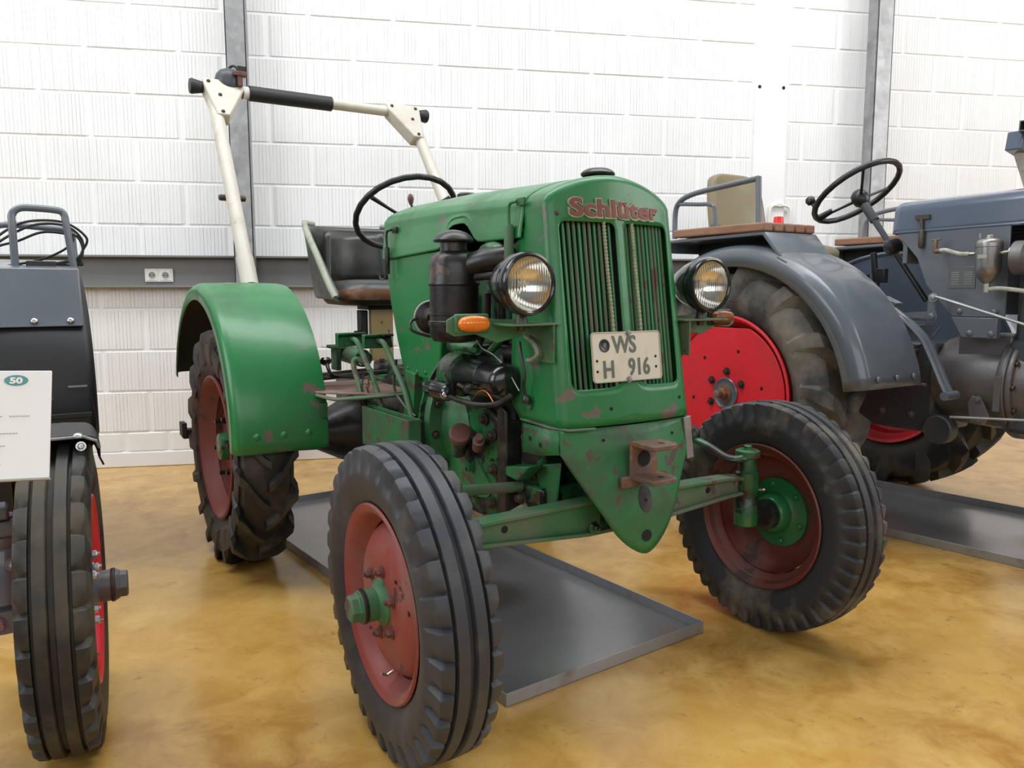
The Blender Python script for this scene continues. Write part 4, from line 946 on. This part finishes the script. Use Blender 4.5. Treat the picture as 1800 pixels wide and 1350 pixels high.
# bonnet
prof = []
for k in range(5): prof.append((-.200-.008*(1-k/4), 1.262+.022*k))
for k in range(7): a = radians(90-15*k); prof.append((-.150-.050*sin(a), 1.350+.045*cos(a)))
for k in range(1, 6): prof.append((-.150+.03*k, 1.395+.004*k+.004*sin(pi*k/5)))
prof = prof+[(-x, z) for x, z in prof[::-1][0:]]
rows = []
for y, k, dz in [(.432, .86, -.0), (.430, .94, 0), (.422, .98, 0), (.408, 1, 0)]+[(.40-.1*i, 1, -.0) for i in range(15)]:
    rows.append([((x)*k, y, 1.30+(z-1.30)*k+.012*(.4-y)) for x, z in prof])
gb = obj('bonnet', MB().grid(rows), M['grey_blue'], RT_, ang=50, solid=.004)
obj('bonnet_back', MB().prism([(x*.86, z) for x, z in prof], (0, .430, 0), (1, 0, 0), (0, 0, 1), .004), M['grey_blue'], RT_)
obj('bonnet_bead', MB().tube([(-.206, .41, 1.268), (-.206, -1.0, 1.285)], .007, 8).tube([(.206, .41, 1.268), (.206, -1.0, 1.285)], .007, 8), M['grey_blue'], RT_)
obj('bonnet_latch', MB().tube([(-.212, .30, 1.318), (-.216, .295, 1.30), (-.218, .29, 1.23)], .007, 8).box((-.213, .295, 1.325), (.008, .06, .018)).lathe([(.009, 1.20), (.012, 1.21), (.012, 1.27), (.008, 1.275)], (-.22, .29, 0), (0, 0, 1), 12), M['bolt'], RT_)
sp_ = MB().prism([(.40, 1.262), (-.045, 1.268), (-.045, .925), (.155, .925), (.265, 1.05), (.31, 1.16)], (-.205, 0, 0), (0, 1, 0), (0, 0, 1), .010)
sp_.box((0, .37, 1.20), (.40, .02, .12)); sp_.prism([(.40, 1.262), (-.045, 1.268), (-.045, .925), (.155, .925), (.265, 1.05), (.31, 1.16)], (.205, 0, 0), (0, 1, 0), (0, 0, 1), .010)
obj('side_panel', sp_, M['grey'], RT_, bevel=.002)
obj('panel_gusset', MB().prism([(.17, .985), (-.04, .93), (-.04, .925), (.15, .925)], (-.214, 0, 0), (0, 1, 0), (0, 0, 1), .006).prism([(.14, .922), (-.035, .922), (-.035, .845), (.095, .845)], (-.225, 0, 0), (0, 1, 0), (0, 0, 1), .03), M['grey'], RT_, bevel=.002)
bolts('rivet', [(-.2175, .12, .945), (-.2175, -.01, .945)], (-1, 0, 0), .012, .008, M['grey'], RT_, 'rivet')
bolts('rivet', [(-.2405, .065, .862), (-.2405, -.015, .862)], (-1, 0, 0), .013, .008, M['grey'], RT_, 'rivet')
obj('engine', MB().box((0, -.42, 1.02), (.28, .74, .40)).box((0, -.5, .66), (.34, .9, .36)), M['grey_dark'], RT_, bevel=.02)
obj('data_plate', MB().box((-.2115, .122, 1.078), (.002, .105, .085)), M['grey_cast'], RT_, bevel=.001)
dl = MB()
for r in range(6):
    for c in (0, 1): dl.box((-.2130, .148-.05*c, 1.098-.009*r), (.0006, .030, .003))
obj('plate_lines', dl, M['galv'], RT_)
# fuel filter and hoses
ft = obj('fuel_filter', MB().lathe([(.012, 1.052), (.018, 1.058), (.030, 1.070), (.042, 1.092), (.045, 1.115), (.045, 1.186), (.047, 1.188), (.047, 1.198), (.046, 1.206), (.038, 1.215), (.020, 1.220)], (-.285, -.01, 0), (0, 0, 1), 40), M['zinc'], RT_)
ft.data.materials[0] = M['grey_cast_light'] = paint('aluminium_filter', (.30, .30, .30), .3, metal=.8, dirt=(.2, .14, .09), dthr=.55, dscale=9)
obj('filter_fitting', MB().bolt((-.285, -.01, 1.218), (0, 0, 1), .012, .014).lathe([(.004, 1.22), (.004, 1.24)], (-.295, .02, 0), (0, 0, 1), 8).tube([(-.285, .04, 1.165), (-.285, .062, 1.165)], .007, 10).tube([(-.285, -.055, 1.165), (-.285, -.085, 1.168)], .007, 10).bolt((-.285, -.085, 1.168), (0, -1, 0), .011, .012).lathe([(.012, 1.02), (.012, 1.055)], (-.285, -.01, 0), (0, 0, 1), 12), M['zinc'], ft)
obj('filter_tag', MB().box((-.3305, -.01, 1.152), (.001, .035, .014), rot('Z', 0)), M['zinc'], ft)
obj('fuel_hose', MB().tube(smooth([(-.268, .19, 1.182), (-.272, .16, 1.184), (-.28, .12, 1.172), (-.285, .09, 1.166), (-.285, .062, 1.165)], 6), .0085, 10), M['hose'], RT_)
obj('fuel_hose', MB().tube(smooth([(-.285, -.02, 1.032), (-.285, -.06, 1.034), (-.28, -.16, 1.022), (-.27, -.30, 1.0)], 6), .0085, 10), M['hose'], RT_)
obj('fuel_tap', MB().lathe([(.008, 1.175), (.010, 1.19), (.008, 1.20), (.010, 1.215), (.006, 1.225)], (-.265, .205, 0), (0, 0, 1), 14).tube([(-.265, .22, 1.225), (-.265, .185, 1.228)], .004, 8).tube([(-.265, .205, 1.182), (-.268, .18, 1.182)], .010, 10), M['rust'], RT_)
obj('air_pipe', MB().lathe([(.04, 0), (.062, .01), (.062, .05), (.05, .06), (.05, .2)], (-.27, -.09, 1.145), (0, -1, 0), 24), M['grey_cast'], RT_)
# bell housing, gearbox
obj('bell_housing', MB().lathe([(.10, .27), (.165, .25), (.185, .20), (.190, .05), (.190, -.02), (.215, -.03), (.222, -.04), (.222, -.06), (.21, -.065), (.222, -.068), (.222, -.085), (.20, -.09), (.19, -.14), (.20, -.2)], (0, -0.0, .66), (0, 1, 0), 56).box((0, .05, .80), (.30, .2, .10)), M['grey_cast'], RT_, bevel=.004)
ic = MB().prism([(.02, .60), (.06, .615), (.075, .58), (.06, .51), (.01, .505), (-.01, .54)], (-.196, 0, 0), (0, 1, 0), (0, 0, 1), .010).prism([(-.03, .565), (-.055, .565), (-.055, .70), (-.03, .70)], (-.214, 0, 0), (0, 1, 0), (0, 0, 1), .02).bolt((-.20, .035, .60), (-1, 0, 0), .010, .01).bolt((-.20, .03, .518), (-1, 0, 0), .010, .01)
obj('inspection_cover', ic, M['grey_cast'], RT_, bevel=.003)
bolts('housing_bolt', [(.207*cos(2*pi*k/14), -.086, .66+.207*sin(2*pi*k/14)) for k in range(14)], (0, -1, 0), .010, .012, M['bolt'], RT_)
obj('gearbox', MB().box((0, .55, .62), (.30, .62, .38)).box((0, .60, .84), (.22, .40, .10)), M['grey_dark'], RT_, bevel=.015)
bolts('gearbox_bolt', [(-.152, .33+.13*k, z) for k in range(4) for z in (.78, .50)], (-1, 0, 0), .011, .012, M['grey_cast'], RT_)
obj('rear_axle', MB().lathe([(.06, -.55), (.08, -.40), (.15, -.22), (.17, -.12), (.17, .12), (.15, .22), (.08, .40), (.06, .55)], (0, .87, .573), (1, 0, 0), 32), M['grey_dark'], RT_)
obj('drive_pulley', MB().lathe([(.03, -.13), (.055, -.135), (.06, -.13), (.06, -.18), (.054, -.185), (.03, -.18)], (0, .20, .455), (1, 0, 0), 36), M['grey_dark'], RT_)
for dx in (0, .03):
    obj('brake_lever', MB().tube(smooth([(-.35+dx, .345, .965), (-.352+dx, .30, .935), (-.35+dx, .20, .85), (-.35+dx, .155, .78), (-.35+dx, .10, .67), (-.35+dx, .075, .625)], 5), [.011]*6+[.016]*20, 10, flat=.6), M['grey'], RT_)
for q in ((-.36, .365, .975), (-.30, .355, .985)): obj('pedal_pad', MB().box(q, (.05, .07, .012), rot('X', 25)), M['grey'], RT_, bevel=.002)
obj('lever_pivot', MB().lathe([(.017, -.375), (.017, -.29)], (0, .075, .622), (1, 0, 0), 20), M['grey'], RT_)
obj('control_rod', MB().tube([(-.32, .17, 1.006), (-.32, -.30, .865)], .0055, 8).tube([(-.32, .076, .537), (-.32, -.30, .57)], .005, 8).tube([(-.30, .19, .65), (-.28, .36, .655)], .006, 8).bolt((-.32, .17, 1.0), (-1, 0, 0), .012, .01), M['galv'], RT_)
obj('bell_crank', MB().prism([(.20, 1.01), (.18, 1.02), (.165, .925), (.19, .915), (.33, .92), (.33, .935), (.20, .945)], (-.30, 0, 0), (0, 1, 0), (0, 0, 1), .01).bolt((-.305, .18, .925), (-1, 0, 0), .015, .012), M['grey'], RT_)
obj('control_cable', MB().tube(smooth([(-.23, .42, .80), (-.25, .30, .79), (-.26, .22, .82), (-.24, .18, .88)], 6), .005, 8).tube(smooth([(-.2, .40, .72), (-.24, .34, .70), (-.26, .24, .72), (-.25, .20, .75)], 6), .006, 8), M['grey_dark'], RT_)
obj('foot_board', MB().box((-.30, .55, .80), (.20, .40, .010)).box((-.30, .36, .84), (.20, .01, .08)), M['grey_blue'], RT_, bevel=.002)
obj('linkage_rack', MB().box((-.245, .46, 1.02), (.02, .02, .34), rot('X', -8)).box((-.25, .52, 1.055), (.02, .14, .014)).box((-.245, .44, 1.09), (.03, .04, .06)), M['black_plastic'], RT_, bevel=.002)
# steering
sw = Vector((0, .745, 1.485)); sn = Vector((0, sin(radians(36)), cos(radians(36))))
so = obj('steering_wheel', MB().torus(sw, sn, .205, .0135, 96, 12, .001), M['black_plastic'], RT_)
X_ = Vector((1, 0, 0)); Y_ = sn.cross(X_); sp = MB()
for a in (108, 228, 345):
    d = cos(radians(a))*X_+sin(radians(a))*Y_; sp.tube([sw-sn*.035+d*.02, sw-sn*.02+d*.10, sw+d*.200], [.008, .006, .007], 10)
d = cos(radians(108))*X_+sin(radians(108))*Y_; sp.tube([sw-sn*.006+d*.13, sw+d*.195], [.012, .017], 10)
obj('spoke', sp, M['black_plastic'], so)
obj('hub', MB().lathe([(.022, -.075), (.036, -.06), (.040, -.035), (.036, -.012), (.022, .002), (.004, .006)], sw, sn, 32), M['black_plastic'], so)
d = cos(radians(142))*X_+sin(radians(142))*Y_
kb = obj('steering_knob', MB().lathe([(.008, 0), (.007, .025), (.020, .035), (.023, .05), (.018, .062), (.004, .066)], sw+d*.205, sn, 20), M['black_plastic'], so)
obj('steering_column', MB().tube([sw-sn*.07, sw-sn*.17], .021, 18).tube([sw-sn*.16, sw-sn*.33], [.021, .017], 8, flat=.6), M['grey_dark'], RT_)
obj('steering_shaft', MB().tube([sw-sn*.33, sw-sn*.62], .013, 12), M['black_plastic'], RT_)
cc = Vector((-.07, .51, 1.222))
eh = obj('emblem_housing', MB().lathe([(.020, .04), (.034, .03), (.038, .0), (.036, -.010), (.030, -.013)], cc, (-.55, -.8, 0), 28), M['black_plastic'], RT_)
ed = Vector((-.55, -.8, 0)).normalized(); ex = Vector((.8, -.55, 0)).normalized()
eo = cc-ed*-.0
EM = MB().tube([eo+ed*-.0135+(cos(2*pi*k/28)*ex+sin(2*pi*k/28)*Vector((0, 0, 1)))*.021 for k in range(28)], .0015, 6, closed=True)
def emb(s_):
    pts = [(-.006, -.014), (-.006, .010), (.004, .011), (.010, .005), (.006, -.003), (-.003, -.003), (-.001, .004)]
    return [eo+ed*s_+ex*a+Vector((0, 0, b)) for a, b in pts]
obj('emblem', EM, M['steel'], eh)
obj('emblem_front', MB().tube([c+ed*.0 for c in [eo+ed*.016+(cos(2*pi*k/28)*ex+sin(2*pi*k/28)*Vector((0, 0, 1)))*.020 for k in range(28)]], .0016, 6, closed=True).tube(smooth(emb(.016), 4), .0016, 6), M['steel'], eh)
# driver's seat
bk = []
for i in range(15):
    a = -1+2*i/14; bk.append([((.225-.03*(j/8)**3)*a*(1-.10*max(0, abs(a)-.6)), 1.50+.05*(j/8)-.035*a*a, 1.33+.325*(j/8)*(1-.10*abs(a)**4)) for j in range(9)])
bo = obj('seat_back', MB().grid(bk), M['tan'], RT_, ang=60); m = bo.modifiers.new('solid', 'SOLIDIFY'); m.thickness = .055; m = bo.modifiers.new('bevel', 'BEVEL'); m.width = .018; m.segments = 4; m.limit_method = 'ANGLE'
obj('seat_cushion', MB().grid([[(x*.21*r, 1.14+y*.24*r, z) for x, y in [(cos(t)*abs(cos(t))**-.4 if abs(cos(t)) > 1e-6 else 0, sin(t)*abs(sin(t))**-.4 if abs(sin(t)) > 1e-6 else 0) for t in [2*pi*k/40 for k in range(40)]]] for r, z in ((.02, 1.262), (.7, 1.258), (.9, 1.245), (1, 1.225), (1, 1.19), (.9, 1.175), (.02, 1.17))], closed_u=True), M['tan'], RT_, ang=60)
obj('seat_support', MB().box((0, 1.15, 1.02), (.12, .30, .30)).box((0, 1.52, 1.20), (.08, .03, .36)), M['grey_dark'], RT_, bevel=.01)
obj('gear_lever', MB().tube([(-.06, .60, .88), (-.07, .62, 1.10)], .008, 8), M['black_plastic'], RT_)
obj('front_axle', MB().box((0, -1.02, .38), (1.0, .06, .07)).box((0, -.95, .55), (.3, .5, .3)), M['grey'], RT_, bevel=.01)
cr = tag(obj('bottle_cap', MB().lathe([(.020, 0), (.024, .004), (.021, .045), (.019, .05)], tw(2.07-.44, .83, 1.3080), (0, 0, 1), 24), M['red_plastic']), 'small red plastic cap standing on the wooden slats of the right grey mudguard seat', 'plastic cap')

# post of the next machine at the right edge of the picture
px = empty('roll_bar', 'pale steel post with blue-grey clamp and open square tube end at top right edge', 'roll bar', tw(3.55, .60), TW)
def lp(x, y, z): return (x-3.55, y-.60, z)
obj('post', MB().tube([lp(3.262, .60, 1.77), lp(4.0, .30, .02)], .036, 20), M['hose'], px)
def sq(mb, a, b, w_, h_):
    a, b = Vector(a), Vector(b); d = (b-a).normalized(); s_ = d.cross(Vector((0, 0, 1))).normalized(); u = s_.cross(d)
    A = [a+s_*x*w_/2+u*y*h_/2 for x, y in ((-1, -1), (1, -1), (1, 1), (-1, 1))]; I = [a+s_*x*(w_/2-.006)+u*y*(h_/2-.006) for x, y in ((-1, -1), (1, -1), (1, 1), (-1, 1))]
    B = [p+(b-a) for p in A]; J = [p+(b-a)*.9 for p in I]
    mb.add(A+B+I+J, [(0, 1, 5, 4), (1, 2, 6, 5), (2, 3, 7, 6), (3, 0, 4, 7), (4, 5, 6, 7), (0, 8, 9, 1), (1, 9, 10, 2), (2, 10, 11, 3), (3, 11, 8, 0), (8, 12, 13, 9), (9, 13, 14, 10), (10, 14, 15, 11), (11, 15, 12, 8), (12, 15, 14, 13)]); return mb
obj('square_tube', sq(MB(), lp(3.155, .52, 1.872), lp(3.75, .62, 1.80), .085, .055), M['rust'], px)
px.children[-1].data.materials[0] = M['grey_dark']
obj('clamp', MB().box(lp(3.235, .60, 1.80), (.10, .08, .10), rot('Y', 12)), M['grey_blue'], px, bevel=.006)
obj('foot_plate', MB().box(lp(4.0, .30, .006), (.2, .2, .012)), M['hose'], px)

# ------------------------------------------------------------------ tractor at the left edge
LT = empty('tractor', 'grey tractor with black mudguards cut off by the left edge, only its wheel side showing', 'tractor', tw(-1.86, 0), TW)
lm = dict(rim=M['bright_red'], hub=M['grey_dark'], nut=M['steel'], flange=M['grey'])
lm['hub'] = M['grey_hub'] = paint('grey_hub_paint', (.10, .105, .11), .4, bmp=.3)
def ribtyre(): return front_tyre(.350, .138, .215, 30, .009, -1)
lw = front_wheel(LT, (.613, .44, .350), radians(-7.0), .0, lm, ribtyre(), M['rubber_dark'], RIM=.215)
mudguard(LT, .690, .520, .44, .35, .378, 75, 188, M['black_fender'], name='front_mudguard', rc=.02, lip=.03)
gb_ = obj('mudguard_band', MB().tube([(.525, .335, .718), (.66, .335, .718), (.684, .340, .706), (.690, .35, .69)], .0035, 8), M['galv'], LT)
bolts('rivet', [(.55, .340, .720), (.65, .340, .720)], (0, -.3, 1), .010, .006, M['steel'], LT, 'rivet')
bolts('band_bolt', [(.56, .352, .695), (.655, .352, .695)], (0, -1, .2), .007, .012, M['steel'], LT)
obj('mudguard_stay', MB().tube([(.50, .60, .70), (.47, .50, .55), (.45, .46, .45)], .010, 8), M['grey'], LT)
kp = obj('steering_knuckle', MB().lathe([(.030, .325), (.036, .34), (.045, .35), (.045, .47), (.041, .475), (.048, .485), (.048, .50), (.034, .51), (.03, .54)], (.498, .46, 0), (0, 0, 1), 28).box((.48, .44, .315), (.10, .07, .05)), M['grey'], LT)
bolts('knuckle_bolt', [(.515, .415, .44), (.525, .42, .38), (.48, .40, .315)], (.3, -1, 0), .010, .016, M['galv'], kp)
obj('clamp', MB().box((.49, .44, .52), (.09, .07, .035)).box((.485, .435, .555), (.06, .06, .03)), M['grey'], kp, bevel=.006)
obj('front_axle', MB().box((0, .46, .42), (.92, .06, .08)), M['grey'], LT, bevel=.01)
lf = mudguard(LT, .80, .44, 2.245, .58, .55, -8, 175, M['black_fender'], rc=.03, lip=.05)
obj('lower_apron', MB().box((.60, 1.655, .40), (.34, .008, .36)).box((.60, 1.648, .585), (.35, .012, .018)), M['black_fender'], LT, bevel=.002)
obj('apron_wire', MB().tube(smooth([(.778, 1.65, .66), (.790, 1.65, .55), (.785, 1.63, .45), (.80, 1.62, .40)], 5), .004, 6), M['black_plastic'], LT)
obj('latch_strip', MB().box((.735, 1.648, .690), (.06, .004, .006)), M['galv'], LT)
orw = rear_wheel(LT, (.62, 2.20, .52), 0, .33, .11, dict(rim=M['bright_red'], disc=M['bright_red']), lug_tyre(.522, .24, .33, 15, .03, 1), M['rubber_dark'])
obj('rear_axle', MB().lathe([(.08, -.6), (.14, -.2), (.14, .2), (.08, .6)], (0, 2.20, .52), (1, 0, 0), 24).box((0, 1.4, .55), (.3, 2.0, .3)), M['grey_dark'], LT, bevel=.01)
# seat bracket with rails on the mudguard
obj('seat_box', MB().prism([(1.86, 1.115), (2.30, 1.16), (2.30, 1.13), (1.875, 1.09), (1.845, .945), (1.815, .900), (1.775, .900), (1.80, .945)], (.61, 0, 0), (0, 1, 0), (0, 0, 1), .335), M['grey'], LT, bevel=.005)
bolts('rivet', [(x, 1.782, .922) for x in (.735, .62, .50)], (0, -1, .4), .0125, .007, M['steel'], LT, 'rivet')
obj('hand_rail', MB().tube(smooth([(.575, 1.96, 1.11), (.575, 1.96, 1.27), (.577, 1.965, 1.315), (.60, 1.97, 1.338), (.64, 1.97, 1.342), (.72, 1.97, 1.338), (.745, 1.97, 1.325), (.752, 1.965, 1.28), (.768, 1.96, 1.11)], 6), .0135, 12), M['grey'], LT)
obj('hand_rail', MB().tube(smooth([(.50, 2.20, 1.13), (.50, 2.20, 1.22), (.515, 2.20, 1.275), (.56, 2.20, 1.292), (.68, 2.20, 1.286), (.785, 2.20, 1.28)], 6)+[(.79, 2.20, 1.14)], .012, 12), M['grey'], LT)
cbl = MB()
for dz, dx in ((0, 0), (-.03, .01), (.012, -.02)):
    cbl.tube(smooth([(.44+dx, 2.02, 1.12), (.50+dx, 2.03, 1.19), (.58+dx, 2.02, 1.25+dz), (.66+dx, 2.01, 1.285+dz), (.75, 2.0, 1.282+dz), (.80-dx, 2.0, 1.24), (.805, 2.0, 1.19), (.78, 2.0, 1.15+dz*.5), (.70, 2.0, 1.135)], 8), .0048, 8)
cbl.tube(smooth([(.55, 2.0, 1.125), (.66, 2.0, 1.15), (.74, 2.0, 1.19), (.775, 2.0, 1.23), (.76, 2.0, 1.27)], 8), .0045, 8)
tag(obj('cable', cbl, M['black_plastic']), 'black cable looped over the grey hand rails of the leftmost tractor', 'cable')
o = bpy.data.objects['cable.001'] if 'cable.001' in bpy.data.objects else bpy.data.objects['cable']
for o in bpy.data.objects:
    if o.name.startswith('cable') and o.get('label') and 'looped' in o['label']: o.location = tw(-1.86, 0); o.rotation_euler = (0, 0, TW)
obj('plug_box', MB().box((.66, 1.98, 1.130), (.10, .05, .03)).box((.78, 2.02, 1.14), (.05, .04, .025)), M['black_plastic'], LT, bevel=.005)

# ------------------------------------------------------------------ exhibit card on its stand
sg = empty('exhibit_card', 'white information card with teal oval reading 50 at the left edge', 'sign', (0, 0, 0), 0)
A = Vector(tw(-1.264, -.05, .896)); B = Vector(tw(-1.280, -.105, .728))       # right-hand corners
rgt = Vector((cos(radians(12)), sin(radians(12)), 0)); dn = (B-A).normalized(); rgt = (rgt-dn*rgt.dot(dn)).normalized(); nn = rgt.cross(-dn).normalized()
if nn.y > 0: nn = -nn
CW, CH_ = .297, (B-A).length
O = A
def cpt(a, b, h=0): return O-rgt*a+dn*b+nn*h      # a: from right edge leftwards, b: downwards
def cquad(mb, a, b, w_, h_, z0, z1):
    P_ = [cpt(a, b, z0), cpt(a+w_, b, z0), cpt(a+w_, b+h_, z0), cpt(a, b+h_, z0)]; Q = [cpt(a, b, z1), cpt(a+w_, b, z1), cpt(a+w_, b+h_, z1), cpt(a, b+h_, z1)]
    return mb.add(P_+Q, [(0, 1, 2, 3), (7, 6, 5, 4), (0, 4, 5, 1), (1, 5, 6, 2), (2, 6, 7, 3), (3, 7, 4, 0)])
cardo = obj('card', cquad(MB(), 0, 0, CW, CH_, 0, -.006), M['card'], sg, bevel=.001)
ov = MB(); n = 36; pts = [cpt(.050+.0170*cos(2*pi*k/n), .0165+.0090*sin(2*pi*k/n), .0006) for k in range(n)]; pts2 = [p-nn*.0005 for p in pts]
ov.add(pts+pts2, [tuple(range(n)), tuple(range(2*n-1, n-1, -1))]+[(k, (k+1) % n, n+(k+1) % n, n+k) for k in range(n)])
obj('oval', ov, M['teal'], cardo, smooth_=False)
v, f = text('50', .0135, .0002, .0006); w0 = max(p[0] for p in v)*1.35
obj('numerals', MB().add([cpt(.050+w0/2-p[0]*1.35, .0165+.0048-p[1], .0010+p[2]) for p in v], f), M['card'], cardo, smooth_=False)
ln = MB()
for b, segs in ((.075, ((.030, .026), (.068, .022))), (.103, ((.046, .030), (.080, .012))), (.123, ((.063, .03),)), (.129, ((.07, .02),)), (.153, ((.068, .024),)), (.163, ((.08, .02),))):
    for a, L_ in segs:
        k = 0
        while k < L_: cquad(ln, a+k, b, .0028, .0016, .0002, .0006); k += .0042
obj('print_line', ln, M['grey_print'], cardo, smooth_=False)
obj('card_edge', cquad(MB(), -.001, CH_, CW+.002, .003, .004, -.010), M['hose'], sg)
ft_ = cpt(CW/2, CH_*.6, -.012); fl2 = Vector((ft_.x-.02, ft_.y+.05, .012))
obj('stand_post', MB().tube([ft_, fl2], .012, 14), M['grey'], sg)
obj('stand_brace', MB().tube([cpt(.085, CH_-.004, -.012), cpt(.150, CH_+.16, -.05)], .008, 8), M['grey'], sg)
obj('stand_foot', MB().lathe([(.14, 0), (.14, .006), (.13, .010)], (fl2.x, fl2.y, 0), (0, 0, 1), 32), M['grey'], sg)
